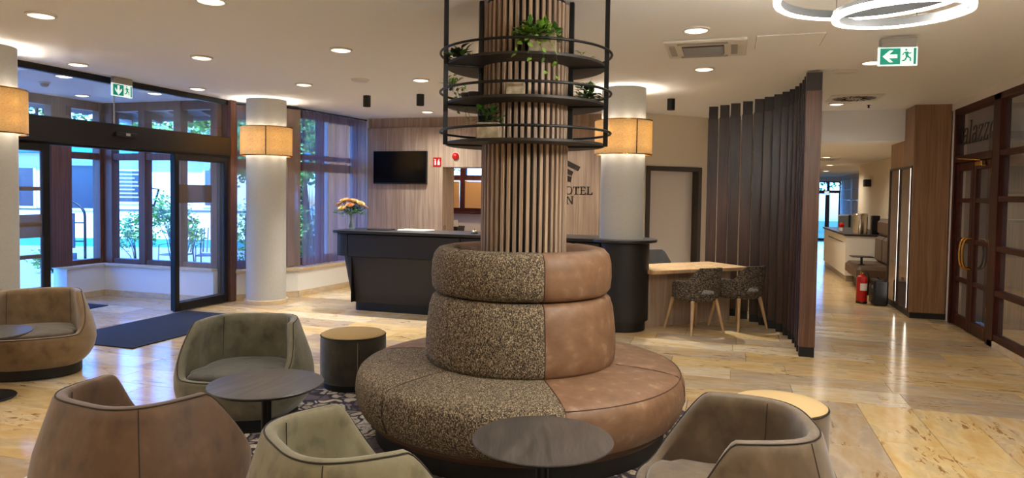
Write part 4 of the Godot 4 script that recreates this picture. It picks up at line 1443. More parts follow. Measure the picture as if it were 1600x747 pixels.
	var u := thing("steel_urn", "tall steel cylinder urn standing on the buffet counter", "urn", at(2.42, 0.92, -14.85))
	obj("body", lt([Vector2(0.0, 0.0), Vector2(0.13, 0.0), Vector2(0.13, 0.38), Vector2(0.122, 0.40), Vector2(0.0, 0.40)], 32), M.steel, u)
	obj("rim", lt([Vector2(0.133, 0.36), Vector2(0.133, 0.38), Vector2(0.128, 0.385)], 32), M.steel, u)
	tag(obj("black_dispenser", bx(at(2.70, 1.10, -14.95), at(0.14, 0.36, 0.18), 0.01), M.black_plastic), "narrow black dispenser right of the steel urn", "dispenser")
	var rv := thing("red_ornament", "small red flower ornament on the far end of the buffet counter", "ornament", at(2.25, 0.92, -16.0))
	obj("pot", lt([Vector2(0, 0), Vector2(0.04, 0), Vector2(0.05, 0.07), Vector2(0, 0.07)], 16), M.white_plastic, rv)
	obj("bloom", lt([Vector2(0, 0.06), Vector2(0.05, 0.09), Vector2(0.06, 0.13), Vector2(0.03, 0.17), Vector2(0, 0.18)], 16), M.red_paint, rv)
	for i in 2:
		var ch := thing("dining_chair", ["far pale blue dining chair beyond the buffet counter", "near pale blue dining chair beyond the buffet counter"][i], "chair", at(3.30 + i * 0.28, 0, -22.0 + 1.3 * i), 0.4, "dining chairs beyond the buffet counter")
		obj("backrest", bx(at(0, 0.83, -0.2), at(0.46, 0.62, 0.09), 0.04), M.chair_pale if M.has("chair_pale") else chair_pale(), ch)
		obj("seat", bx(at(0, 0.46, 0), at(0.48, 0.10, 0.46), 0.04), M.chair_pale, ch)
		obj("strap", bx(at(0.1, 0.83, -0.15), at(0.07, 0.6, 0.02), 0.008), M.black_plastic, ch)
		for q in [[-1, -1], [1, -1], [1, 1], [-1, 1]]:
			obj("leg", tb([at(q[0] * 0.2, 0, q[1] * 0.2), at(q[0] * 0.19, 0.42, q[1] * 0.19)], 0.016, 6), M.black_metal, ch)
	# bench against the wall
	var b := thing("bench_seat", "brown leather banquette bench beside the tall oak cabinet", "bench", at(0, 0, 0))
	obj("base", sp(at(2.25, 0, -14.3), at(2.75, 0.20, -13.15)), M.black_plinth, b)
	obj("seat", sp(at(2.10, 0.2, -14.4), at(2.92, 0.44, -13.05), 0.06), M.bench_leather, b)
	obj("backrest", sp(at(2.60, 0.44, -14.4), at(2.92, 0.92, -13.73), 0.05), M.bench_leather, b)
	obj("backrest", sp(at(2.60, 0.44, -13.72), at(2.92, 0.92, -13.05), 0.05), M.bench_leather, b)
	obj("headrest", sp(at(2.63, 0.93, -14.4), at(2.92, 1.24, -13.05), 0.06), M.bench_leather, b)
	var tt := thing("seat_tray", "small black tray table standing on the leather bench", "tray table", at(2.24, 0.44, -13.5))
	obj("tray", bx(at(0, 0.14, 0), at(0.36, 0.016, 0.30), 0.006), M.black_plastic, tt)
	obj("stem", lt([Vector2(0.02, 0.01), Vector2(0.02, 0.14)], 12), M.black_plastic, tt)
	obj("foot", lt([Vector2(0, 0.0), Vector2(0.06, 0.0), Vector2(0.06, 0.01), Vector2(0, 0.012)], 20), M.black_plastic, tt)
	# wall light
	var sc := thing("wall_sconce", "small square dark wall light on the corridor wall", "wall light", at(2.93, 1.96, -17.3))
	obj("body", bx(Vector3.ZERO, at(0.12, 0.16, 0.24), 0.006), M.dark_frame, sc)
	obj("back_plate", bx(at(0.055, 0, 0), at(0.03, 0.1, 0.14)), M.grey_plastic, sc)
	# fire extinguisher and case on the floor
	var fe := thing("fire_extinguisher", "red fire extinguisher standing on the corridor floor", "fire extinguisher", at(1.96, 0, -11.72), 0.3)
	obj("cylinder", lt([Vector2(0, 0.0), Vector2(0.07, 0.0), Vector2(0.078, 0.012), Vector2(0.078, 0.36), Vector2(0.068, 0.41), Vector2(0.03, 0.435), Vector2(0.022, 0.45), Vector2(0, 0.45)], 32), M.red_paint, fe)
	obj("label_sheet", lt([Vector2(0.0785, 0.2), Vector2(0.0792, 0.2), Vector2(0.0792, 0.31), Vector2(0.0785, 0.31)], 12, Vector3.ZERO, -0.75, 0.75), M.paper, fe)
	obj("foot_ring", lt([Vector2(0.07, 0.0), Vector2(0.081, 0.0), Vector2(0.081, 0.03), Vector2(0.07, 0.03)], 32), M.black_plastic, fe)
	obj("valve", lt([Vector2(0, 0.45), Vector2(0.022, 0.45), Vector2(0.022, 0.49), Vector2(0, 0.49)], 16), M.brass, fe)
	var hs := S()
	box(hs, at(0, 0.50, 0.05), at(0.02, 0.014, 0.14), 0.003, Basis(Vector3.RIGHT, -0.25))
	box(hs, at(0, 0.475, 0.05), at(0.02, 0.012, 0.12), 0.003, Basis(Vector3.RIGHT, 0.1))
	obj("lever", hs, M.black_plastic, fe)
	obj("hose", tb([at(0.02, 0.47, 0), at(0.08, 0.47, 0.0), at(0.105, 0.40, 0.0), at(0.10, 0.25, 0.0), at(0.098, 0.12, 0)], 0.011, 8), M.black_plastic, fe)
	var bc := thing("black_case", "black hard case with handle beside the fire extinguisher", "case", at(2.175, 0, -11.62), 0.05)
	obj("shell", bx(at(0, 0.20, 0), at(0.20, 0.38, 0.34), 0.025), M.black_plastic, bc)
	obj("latch", bx(at(-0.103, 0.28, 0.08), at(0.012, 0.05, 0.03), 0.003), M.steel, bc)
	obj("latch", bx(at(-0.103, 0.28, -0.08), at(0.012, 0.05, 0.03), 0.003), M.steel, bc)
	obj("handle", tb([at(0, 0.38, -0.06), at(0, 0.43, -0.05), at(0, 0.43, 0.05), at(0, 0.38, 0.06)], 0.009, 6), M.black_metal, bc)
	# corridor lamps
	for z in [[-13.0, 1.35, "nearest downlight in the low corridor ceiling, behind the slatted screen"], [-15.0, 1.8, "corridor downlight just before the square air panel"], [-18.5, 2.3, "corridor downlight beyond the square air panel"], [-22.5, 2.7, "farthest corridor downlight, near the bright garden door"]]:
		downlight(at(z[1], 2.43, z[0]), z[2], 0.085, 3.6, Color(1.0, 0.95, 0.87), "corridor downlights")
	var vp := thing("ceiling_vent", "square white air panel in the lowered corridor ceiling", "vent", at(1.85, 2.43, -15.9))
	obj("plate", bx(at(0, -0.008, 0), at(0.6, 0.016, 0.6), 0.004), M.white_plastic, vp)
	obj("slot", bx(at(0, -0.018, 0), at(0.4, 0.006, 0.4)), M.grey_plastic, vp)

func cab_gloss() -> Material:
	var m := mat("cabinet_gloss", Color(0.52, 0.43, 0.37), 0.07)
	m.metallic = 0.5
	return m

func blind_cloth() -> Material:
	var m := mat("blind_cloth", Color(0.88, 0.84, 0.78), 0.9)
	m.backlight_enabled = true
	m.backlight = Color(0.35, 0.33, 0.30)
	return m

func chair_pale() -> Material:
	return mat("chair_pale", Color(0.58, 0.64, 0.72), 0.7)

# ---------------------------------------------------------------- outdoors
func foliage(s: SurfaceTool, c: Vector3, rad: Vector3, n: int, l: float, r: RandomNumberGenerator, shell := 0.55):
	s.set_smooth_group(-1)
	for i in n:
		var d := Vector3(r.randfn(), r.randfn(), r.randfn()).normalized()
		var p := c + d * rad * (shell + (1.0 - shell) * r.randf())
		var a := Vector3(r.randfn(), r.randfn() * 0.5, r.randfn()).normalized()
		var b := a.cross(d + Vector3(0.01, 0.02, 0)).normalized()
		var k := l * r.randf_range(0.6, 1.2)
		s.add_vertex(p - a * k * 0.5); s.add_vertex(p + b * k * 0.3); s.add_vertex(p + a * k * 0.5)
		s.add_vertex(p - a * k * 0.5); s.add_vertex(p + a * k * 0.5); s.add_vertex(p - b * k * 0.3)

func tree(p: Vector3, h: float, cr: float, label: String, sd: int, n: int, m: Material, leaf := 0.16):
	var t := thing("tree", label, "tree", p, 0.0, "trees outside the windows")
	var r := RandomNumberGenerator.new()
	r.seed = sd
	var tr := S()
	tube(tr, [Vector3.ZERO, at(0.05, h * 0.3, 0.03), at(-0.05, h * 0.6, 0.05), at(0.0, h * 0.85, 0)], [0.16, 0.12, 0.08, 0.03], 8)
	var s := S()
	for i in 9:
		var a := TAU * i / 9.0 + r.randf()
		var q := at(sin(a) * cr * 0.6, h * r.randf_range(0.5, 0.85), cos(a) * cr * 0.6)
		tube(tr, [at(0, h * 0.45, 0), q * Vector3(0.6, 0.95, 0.6), q], [0.05, 0.03, 0.012], 5)
		foliage(s, q, Vector3(cr * 0.55, cr * 0.45, cr * 0.55), n / 9, leaf, r, 0.2)
	obj("trunk", tr, M.bark, t)
	obj("crown", s, m, t).set_meta("kind", "stuff")

func shrub(p: Vector3, h: float, w: float, label: String, sd: int, n: int):
	var t := thing("shrub", label, "shrub", p, 0.0, "shrubs outside the vestibule")
	var r := RandomNumberGenerator.new()
	r.seed = sd
	var st := S()
	var s := S()
	for i in 14:
		var a := r.randf() * TAU
		var tip := at(sin(a) * w * r.randf_range(0.2, 0.9), h * r.randf_range(0.5, 1.0), cos(a) * w * r.randf_range(0.2, 0.9))
		tube(st, [at(sin(a) * 0.05, 0, cos(a) * 0.05), tip * Vector3(0.4, 0.55, 0.4), tip], [0.014, 0.009, 0.004], 5)
		foliage(s, tip * Vector3(0.85, 0.9, 0.85), Vector3.ONE * w * 0.38, n / 14, 0.085, r, 0.1)
	obj("stems", st, M.bark, t)
	obj("leaves", s, M.shrub_leaf, t).set_meta("kind", "stuff")

func hedge(a: Vector3, b: Vector3, h: float) -> Node3D:
	var t := thing("hedge", "", "", Vector3.ZERO)
	var r := RandomNumberGenerator.new()
	r.seed = 91
	var s := S()
	var st := S()
	for i in 10:
		var p := a.lerp(b, i / 9.0)
		tube(st, [p, p + at(0.03, h * 0.8, 0.02)], 0.02, 5)
		foliage(s, p + at(0, h * 0.5, 0), at(0.45, h * 0.52, 0.45), 420, 0.09, r, 0.5)
	obj("stems", st, M.bark, t)
	obj("leaves", s, M.shrub_leaf, t).set_meta("kind", "stuff")
	return t

func outdoors():
	struct("ground_yard", sp(at(-60, -0.35, -70), at(60, -0.26, 40)), M.outdoor_paving, "pale paved yard outside")
	struct("lawn_garden", sp(at(-6, -0.27, -60), at(12, -0.20, -29.5)), M.outdoor_grass)
	# roof overhang with rafters above the vestibule windows
	var ev := thing("roof_eave", "grey boarded roof overhang with rafters above the vestibule windows", "eave")
	var s := S()
	box(s, at(-8.1, 2.92, -8.75), at(3.6, 0.05, 1.0), 0, Basis(Vector3.RIGHT, -0.22))
	box(s, at(-9.65, 2.92, -6.5), at(0.9, 0.05, 4.6), 0, Basis(Vector3.BACK, 0.22))
	obj("boards", s, M.eave_grey, ev)
	for i in 6:
		obj("rafter", bx(at(-9.6 + i * 0.62, 2.83, -8.72), at(0.08, 0.12, 0.92), 0.004, Basis(Vector3.RIGHT, -0.22)), M.window_wood, ev)
	for i in 6:
		obj("rafter", bx(at(-9.62, 2.83, -8.0 + i * 0.68), at(0.82, 0.12, 0.08), 0.004, Basis(Vector3.BACK, 0.22)), M.window_wood, ev)
	var gu := S()
	tube(gu, [at(-10.1, 2.78, -9.3), at(-6.3, 2.78, -9.3)], 0.06, 10)
	obj("gutter", gu, M.eave_grey, ev)
	# roof slab over the room so that sun stays out
	struct("roof", sp(at(-7.3, 3.12, -29.0), at(7.0, 3.3, 4.4)), M.eave_grey)
	# building across the yard: faces us, square to the view through the vestibule
	var o := Vector3(0, 0, 0)
	var fwd := Vector3(-sin(deg_to_rad(17.5)), 0, -cos(deg_to_rad(17.5)))
	var rt := Vector3(cos(deg_to_rad(17.5)), 0, -sin(deg_to_rad(17.5)))
	var bas := Basis(rt, Vector3.UP, -fwd)
	var b := thing("yard_building", "white rendered low building across the yard with dark windows", "building", fwd * 22.0, 0.0)
	b.basis = bas
	obj("wall", sp(at(-40, -0.3, -4), at(-7.8, 2.68, 0)), M.render_white, b)
	obj("plinth", sp(at(-40, -0.3, 0), at(-7.8, 0.0, 0.05)), M.fascia_teal, b)
	obj("roof_edge", sp(at(-40.3, 2.68, -4.3), at(-7.6, 3.0, 0.5), 0.02), M.fascia_teal, b)
	obj("string_course", sp(at(-40, 0.88, 0), at(-7.8, 0.94, 0.03)), M.eave_grey, b)
	for e in [[-14.35, -12.98, 0.95, 2.3], [-12.75, -11.72, 1.18, 2.15], [-9.75, -9.0, 1.1, 2.2], [-17.5, -15.2, 1.0, 2.2]]:
		var w := obj("window_frame", sp(at(e[0] - 0.08, e[2] - 0.08, 0), at(e[1] + 0.08, e[3] + 0.08, 0.06), 0.01), M.white_plastic, b)
		obj("pane", sp(at(e[0], e[2], 0.05), at(e[1], e[3], 0.07)), M.outdoor_window, w)
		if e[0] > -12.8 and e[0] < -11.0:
			for i in 7: obj("slat", sp(at(e[0] + 0.2, e[2] + 0.12 + i * 0.12, 0.072), at(e[1] - 0.05 - 0.1 * (i % 3), e[2] + 0.17 + i * 0.12, 0.08)), M.yellow_reflection, w)  # yellowish reflection in the glass, laid on as ragged strips
	# second house wall seen behind the garden at the right
	# arched stand with panels, leaning pole, garden chair
	var st := thing("arched_stand", "dark arched metal stand with hanging panels outside the left vestibule pane", "stand", fwd * 13.0 - rt * 8.2 + Vector3(0, -0.26, 0))
	st.basis = bas
	var pts := []
	for i in 9: pts.append(at(0.16 - 0.44 + 0.44 * cos(PI / 2 * i / 8.0), 1.33 + 0.30 * sin(PI / 2 * i / 8.0), 0))
	obj("hoop", tb([at(0.16, 0, 0)] + pts + [at(-0.6, 1.63, 0)], 0.025, 8), M.black_metal, st)
	obj("post", tb([at(-0.6, 0, 0), at(-0.6, 1.63, 0)], 0.025, 8), M.black_metal, st)
	for y in [0.5, 0.85, 1.2]:
		obj("crossbar", tb([at(-0.6, y, 0), at(0.16, y, 0)], 0.015, 6), M.black_metal, st)
	obj("panel", bx(at(-0.24, 1.05, 0), at(0.42, 0.66, 0.03), 0.006), M.outdoor_window, st)
	obj("panel", bx(at(-0.22, 0.52, 0), at(0.44, 0.22, 0.03), 0.006), M.outdoor_window, st)
	var lp := thing("leaning_pole", "dark folded parasol pole leaning at a slant outside the vestibule", "pole", fwd * 16.0 - rt * 8.4 + Vector3(0, -0.26, 0))
	lp.basis = bas
	obj("pole", tb([at(-0.05, 0.9, 0), at(0.22, 1.85, 0)], 0.025, 8), M.black_metal, lp)
	obj("crank", tb([at(0.06, 1.3, 0), at(0.10, 1.5, 0.04)], 0.04, 8), M.black_metal, lp)
	obj("arm", tb([at(0.22, 1.85, 0), at(0.05, 1.87, 0)], 0.015, 6), M.black_metal, lp)
	obj("foot", tb([at(-0.05, 0.9, 0), at(-0.12, 0.45, 0), at(-0.12, 0.0, 0)], 0.02, 6), M.black_metal, lp)
	for i in 2:
		var gc := thing("garden_chair", ["grey garden chair behind the shrub outside the sliding door", "second grey garden chair, nearer the wooden wall panel"][i], "garden chair", fwd * 15.0 - rt * (7.3 - 0.75 * i) + Vector3(0, -0.26, 0), 0.5 * i)
		var cs := S()
		for x in [-0.25, 0.25]:
			tube(cs, [at(x, 0.0, 0.25), at(x, 0.65, 0.22), at(x, 0.68, -0.2), at(x, 0.0, -0.28)], 0.015, 6)
			tube(cs, [at(x, 0.45, -0.2), at(x, 1.0, -0.35)], 0.015, 6)
		obj("frame", cs, M.eave_grey, gc)
		obj("seat", bx(at(0, 0.44, 0), at(0.5, 0.03, 0.46), 0.008), M.eave_grey, gc)
		for k in 6: obj("slat", bx(at(-0.2 + 0.08 * k, 0.75, -0.28), at(0.03, 0.55, 0.015), 0.003, Basis(Vector3.RIGHT, -0.27)), M.eave_grey, gc)
	shrub(fwd * 14.5 - rt * 7.05 + Vector3(0, -0.26, 0), 1.8, 0.66, "leafy green shrub seen through the right sliding door leaf", 31, 1500)
	shrub(fwd * 15.0 - rt * 8.1 + Vector3(0, -0.26, 0), 1.35, 0.55, "lower green shrub left of the sliding door stile", 32, 1200)
	shrub(fwd * 15.0 - rt * 9.9 + Vector3(0, -0.26, 0), 0.46, 0.55, "low green planting below the arched stand", 33, 500)
	shrub(at(-11.2, -0.26, -6.4), 1.0, 0.5, "green shrub outside the outer entrance door", 34, 700)
	var tl := ["leftmost big tree rising behind the white yard building", "second big tree behind the white yard building", "third big tree behind the white yard building, over the shrubs", "rightmost big tree behind the white yard building"]
	for i in 4:
		tree(fwd * (29.5 + i % 2) - rt * (20.2 - 4.1 * i) + Vector3(0, -0.26, 0), 7.2, 2.3, tl[i], 51 + i, 4200, M.tree_leaf, 0.30)
	tree(at(-9.0, -0.26, -13.2), 4.4, 1.3, "tree standing outside the long sheer curtain", 63, 2600, M.tree_leaf)
	tree(at(-9.6, -0.26, -18.5), 5.6, 2.0, "larger tree further behind the sheer curtain", 64, 3200, M.tree_leaf)
	tree(at(-7.4, -0.26, -15.6), 4.2, 1.2, "slim tree added near the far end of the sheer curtain to screen the sky", 57, 2600, M.tree_leaf)  # this tree and the next are added to cut sky light indoors
	tree(at(-11.6, -0.26, -15.4), 4.6, 1.3, "tree added between the shrubs and the sheer curtain to screen the sky", 58, 2600, M.tree_leaf)
	tag(hedge(at(-9.5, -0.26, -11.9), at(-7.95, -0.26, -12.5), 1.7), "dense green hedge added under the trees to keep sky light off the sheer curtain", "hedge")  # added to block blue sky light from the reception
	tree(at(3.2, -0.26, -34.0), 4.6, 1.8, "garden tree beyond the far corridor door", 55, 2400, M.tree_leaf)
	tree(at(7.4, -0.26, -37.0), 5.2, 2.2, "second garden tree right of the far corridor door", 56, 2400, M.tree_leaf)

# ---------------------------------------------------------------- sofa island round the slatted pillar
func sofa_island():
	var C := at(-1.34, 0, -4.48)
	# rug
	var rc := at(-1.75, 0, -3.7)
	var s := S()
	s.set_smooth_group(-1)
	var n := 96
	var R := 2.12
	for i in n:
		var a := [TAU * i / n, TAU * (i + 1) / n]
		var p := []
		for t in a: p.append(Vector3(sin(t) * R, 0.008, cos(t) * R))
		for v in [Vector3(0, 0.008, 0), p[1], p[0]]:
			s.set_uv(Vector2(v.x / (2 * R) + 0.5, v.z / (2 * R) + 0.5))
			s.add_vertex(v)
		var o := []
		for t in a: o.append(Vector3(sin(t) * R, 0.0, cos(t) * R))
		for tq in [[p[0], p[1], o[1]], [p[0], o[1], o[0]]]:
			for v in tq:
				s.set_uv(Vector2(v.x / (2 * R) + 0.5, v.z / (2 * R) + 0.5))
				s.add_vertex(v)
	var rug := obj("rug", s, M.rug)
	rug.position = rc
	tag(rug, "large round rug with dark and cream pebble pattern under the sofa", "rug")
	# sofa
	var t := thing("round_sofa", "large round sofa island in boucle and brown leather around the slatted pillar", "sofa", C)
	obj("plinth", lt([Vector2(0.2, 0.008), Vector2(0.965, 0.008), Vector2(0.965, 0.12), Vector2(0.2, 0.12)], 96), M.black_plinth, t)
	obj("under_ring", lt([Vector2(0.3, 0.115), Vector2(0.985, 0.115), Vector2(1.02, 0.15), Vector2(1.02, 0.17), Vector2(0.3, 0.17)], 96), M.leather_seam, t)
	var seat := [Vector2(0.45, 0.17), Vector2(1.02, 0.165), Vector2(1.055, 0.19), Vector2(1.085, 0.25), Vector2(1.098, 0.32), Vector2(1.092, 0.39), Vector2(1.075, 0.435), Vector2(1.055, 0.452), Vector2(1.03, 0.462), Vector2(0.90, 0.482), Vector2(0.72, 0.497), Vector2(0.60, 0.50), Vector2(0.45, 0.49), Vector2(0.45, 0.17)]
	var low := [Vector2(0.42, 0.49), Vector2(0.615, 0.49), Vector2(0.636, 0.52), Vector2(0.642, 0.58), Vector2(0.636, 0.72), Vector2(0.618, 0.86), Vector2(0.60, 0.915), Vector2(0.575, 0.938), Vector2(0.54, 0.945), Vector2(0.42, 0.945), Vector2(0.42, 0.49)]
	var up := [Vector2(0.42, 0.95), Vector2(0.54, 0.945), Vector2(0.578, 0.955), Vector2(0.60, 0.985), Vector2(0.607, 1.06), Vector2(0.603, 1.15), Vector2(0.588, 1.205), Vector2(0.558, 1.238), Vector2(0.515, 1.248), Vector2(0.47, 1.238), Vector2(0.438, 1.208), Vector2(0.425, 1.15), Vector2(0.42, 0.95)]
	var g := 0.0022
	for k in 6:
		var a0 := deg_to_rad(-90.0 + 60.0 * k)
		var a1 := a0 + PI / 3.0
		var m: Material = M.boucle if k < 2 else M.leather
		for e in [["seat", seat, g / 1.05], ["back_cushion", low, g / 0.62], ["head_cushion", up, g / 0.6]]:
			# a shallow tuck towards each seam
			var ss := S()
			puff(ss, e[1], a0 + e[2], a1 - e[2], 20)
			obj(e[0], ss, m, t)
		# seam cords
		var cord := S()
		var pts := []
		for v in [Vector2(0.65, 0.4975), Vector2(0.80, 0.490), Vector2(0.95, 0.475), Vector2(1.05, 0.452), Vector2(1.09, 0.39), Vector2(1.096, 0.3), Vector2(1.06, 0.2)]:
			pts.append(Vector3(sin(a0) * v.x, v.y - 0.001, cos(a0) * v.x))
		tube(cord, pts, 0.0028, 6)
		obj("seam_cord", cord, M.leather_seam, t)
	var ring := S()
	var arc := []
	for i in 65: arc.append(Vector3(sin(deg_to_rad(30.0 + 240.0 * i / 64.0)) * 1.066, 0.446, cos(deg_to_rad(30.0 + 240.0 * i / 64.0)) * 1.066))
	tube(ring, arc, 0.003, 6)
	obj("edge_piping", ring, M.leather_seam, t)
	# slatted pillar
	var p := thing("slatted_column", "central pillar clad in vertical oak slats over black, rising from the round sofa", "column", C + at(0.01, 0, 0))
	obj("core", lt([Vector2(0.262, 0.01), Vector2(0.262, CEIL)], 64), M.black_plinth, p)
	var N := 42
	for i in N:
		var a := TAU * (i + 0.5) / N
		obj("slat", bx(Vector3(sin(a) * 0.276, 1.425, cos(a) * 0.276), at(0.0225, 2.83, 0.028), 0.003, Basis(Vector3.UP, a)), M.oak_slat if (i * 7) % 3 else M.oak_slat_b, p)
	# hanging round shelves
	var h := thing("ring_shelf", "black metal plant rack of three round shelves hung around the slatted pillar", "shelf", C + at(0.01, 0, 0))
	for i in 3:
		var y: float = [1.925, 2.185, 2.44][i]
		var d := obj("shelf_board", lt([Vector2(0.30, y - 0.006), Vector2(0.53, y - 0.006), Vector2(0.532, y - 0.004), Vector2(0.532, y + 0.010), Vector2(0.53, y + 0.012), Vector2(0.30, y + 0.012), Vector2(0.30, y - 0.006)], 96), M.shelf_metal, h)
		for q in [73.0, -73.0]:
			var a: float = deg_to_rad(17.5 + q)
			obj("bracket", bx(Vector3(sin(a) * 0.415, y - 0.011, cos(a) * 0.415), at(0.012, 0.010, 0.23), 0.002, Basis(Vector3.UP, a)), M.black_metal, d)
		obj("guard_rail", tb(circle(0.57, 96, y + 0.083), 0.0085, 8, true), M.black_metal, h)
	for q in [[73.0, 0.545], [-73.0, 0.545]]:
		var a: float = deg_to_rad(17.5 + q[0])
		obj("post", bx(Vector3(sin(a) * q[1], 2.39, cos(a) * q[1]), at(0.03, 0.95, 0.012), 0.002, Basis(Vector3.UP, a + PI / 2)), M.black_metal, h)
	for q in [78.0, -78.0]:
		var a: float = deg_to_rad(17.5 + q)
		obj("wall_bar", bx(Vector3(sin(a) * 0.306, 2.39, cos(a) * 0.306), at(0.04, 0.95, 0.03), 0.003, Basis(Vector3.UP, a)), M.black_metal, h)
	# plants and pots on the shelves
	var at_cam := func(deg: float, r: float, y: float) -> Vector3:
		var a := deg_to_rad(17.5 + deg)
		return C + Vector3(0.01 + sin(a) * r, y, cos(a) * r)
	var square := [
		[at_cam.call(13.0, 0.43, 2.452), 0.165, 0.115, "beige cube pot with trailing pothos on the top shelf"],
		[at_cam.call(-9.5, 0.42, 2.197), 0.11, 0.09, "empty beige cube pot on the middle shelf"],
		[at_cam.call(-33.0, 0.42, 1.937), 0.14, 0.10, "beige cube pot with upright leafy plant on the lowest shelf"]]
	for e in square:
		var pt := thing("plant_pot", e[3], "pot", e[0], deg_to_rad(10), "pots on the hanging shelves")
		var w: float = e[1]
		var hh: float = e[2]
		var ps := S()
		box(ps, at(0, hh / 2, 0), at(w, hh, w), 0.006)
		obj("pot_body", ps, M.pot_concrete, pt)
		obj("soil", bx(at(0, hh + 0.001, 0), at(w - 0.02, 0.004, w - 0.02)), M.bark, pt)
	var r := RandomNumberGenerator.new()
	r.seed = 3
	var plants := [
		[at_cam.call(7.0, 0.44, 2.535), 280, 0.15, 0.035, M.leaf_light, M.leaf_mid, "bushy light green pothos trailing over the top shelf rail", true, 0.05],
		[at_cam.call(-72.0, 0.45, 2.452), 44, 0.10, 0.05, M.leaf_dark, M.leaf_mid, "dark leafy plant on the top shelf, next to the left hanging post", false, 0.075],
		[at_cam.call(62.0, 0.42, 2.452), 14, 0.06, 0.06, M.leaf_light, M.leaf_mid, "small pale sprig at the right of the top shelf", false, 0.035],
		[at_cam.call(-85.0, 0.50, 2.30), 44, 0.09, 0.04, M.leaf_light, M.leaf_light, "thin trailing vine hanging at the left of the middle shelf", true, 0.035],
		[at_cam.call(62.0, 0.44, 2.197), 100, 0.085, 0.08, M.leaf_dark, M.leaf_mid, "dark bushy plant on the middle shelf, toward the column lamp", false, 0.05],
		[at_cam.call(-35.0, 0.42, 2.03), 70, 0.10, 0.07, M.leaf_mid, M.leaf_dark, "upright green plant growing from the pot on the lowest shelf", false, 0.05]]
	for e in plants:
		var pl_ := thing("plant", e[6], "plant", e[0], 0.0, "plants on the hanging shelves")
		var la := S()
		var lb := S()
		var sm := S()
		for i in e[1]:
			var a := r.randf() * TAU
			var el := r.randf_range(0.05, 1.25)
			var dir := Vector3(sin(a) * cos(el), sin(el), cos(a) * cos(el))
			var rad := r.randf_range(0.25, 1.0)
			var q: Vector3 = dir * Vector3(e[2], e[3] + e[2] * 0.5, e[2]) * rad
			var ss: SurfaceTool = la if i % 3 else lb
			ss.set_smooth_group(2)
			if i % 2 == 0: tube(sm, [Vector3(0, -0.02, 0), q * 0.6 + Vector3(0, 0.01, 0), q], 0.0016, 4)
			leaf_shape(ss, q, (dir * 0.8 + Vector3(r.randfn(), r.randf_range(-0.6, 0.3), r.randfn()) * 0.5).normalized(), Vector3.UP, e[8] * r.randf_range(0.7, 1.2), e[8] * r.randf_range(0.5, 0.75), 0.3)
		if e[7]:
			for v in 4:
				var a := deg_to_rad(17.5 - 10.0) + v * 0.5 + (2.2 if e[1] < 50 and e[1] > 30 else 0.0) - 0.6
				var p0 := Vector3(sin(a) * e[2] * 0.7, 0.0, cos(a) * e[2] * 0.7)
				var L := r.randf_range(0.10, 0.24)
				var vp := []
				for i in 7:
					var tt := i / 6.0
					vp.append(p0 + Vector3(sin(a) * 0.06 * tt + 0.02 * sin(tt * 6.0 + v), 0.02 * sin(tt * 3.0) - L * tt * tt, cos(a) * 0.06 * tt))
				tube(sm, vp, 0.0015, 4)
				for i in range(1, 7):
					la.set_smooth_group(2)
					leaf_shape(la, vp[i], Vector3(sin(a + i * 2.0), -0.5, cos(a + i * 2.0)).normalized(), Vector3(sin(a), 0.5, cos(a)), e[8] * 0.8, e[8] * 0.55, 0.2)
		obj("leaves", la, e[4], pl_).set_meta("kind", "stuff")
		obj("leaves", lb, e[5], pl_).set_meta("kind", "stuff")
		obj("stems", sm, M.stem, pl_).set_meta("kind", "stuff")
	for e in [[-62.0, 0.05, "low dark bowl at the left of the middle shelf"], [-52.0, 0.04, "smaller dark bowl beside the bowl on the middle shelf"]]:
		var bp: Vector3 = at_cam.call(e[0], 0.42, 2.197)
		var rr: float = e[1]
		var bw := obj("bowl", lt([Vector2(0, 0.0), Vector2(rr * 0.6, 0.0), Vector2(rr, 0.03), Vector2(rr, 0.045), Vector2(rr * 0.85, 0.04), Vector2(0, 0.015)], 24), M.walnut_cap)
		bw.position = bp
		tag(bw, e[2], "bowl")

# a lathed cushion section whose surface tucks in a little near its two ends
func puff(s: SurfaceTool, prof: Array, a0: float, a1: float, seg: int):
	var P := []
	var cen := Vector2.ZERO
	for v in prof: cen += v
	cen /= prof.size()
	for j in prof.size():
		var row := []
		for i in seg + 1:
			var t := float(i) / seg
			# denser towards the ends
			t = 0.5 - 0.5 * cos(PI * t)
			var e := minf(t, 1.0 - t) * (a1 - a0)
			var k := 1.0 - 0.035 * exp(-e / 0.018)
			var v: Vector2 = cen + (prof[j] - cen) * k
			var a := a0 + (a1 - a0) * t
			row.append(Vector3(sin(a) * v.x, v.y, cos(a) * v.x))
		P.append(row)
	grid(s, P, false, 2, true)
	var poly := PackedVector2Array()
	for j in prof.size() - 1: poly.append(cen + (prof[j] - cen) * 0.965)
	var idx := Geometry2D.triangulate_polygon(poly)
	s.set_smooth_group(-1)
	for e in [[a0, -1.0], [a1, 1.0]]:
		var d := Vector3(sin(e[0]), 0, cos(e[0]))
		var nn: Vector3 = Vector3(cos(e[0]), 0, -sin(e[0])) * e[1]
		for k in range(0, idx.size(), 3):
			var q := []
			for m in 3: q.append(d * poly[idx[k + m]].x + Vector3(0, poly[idx[k + m]].y, 0))
			tri(s, q[0], q[1], q[2], nn)

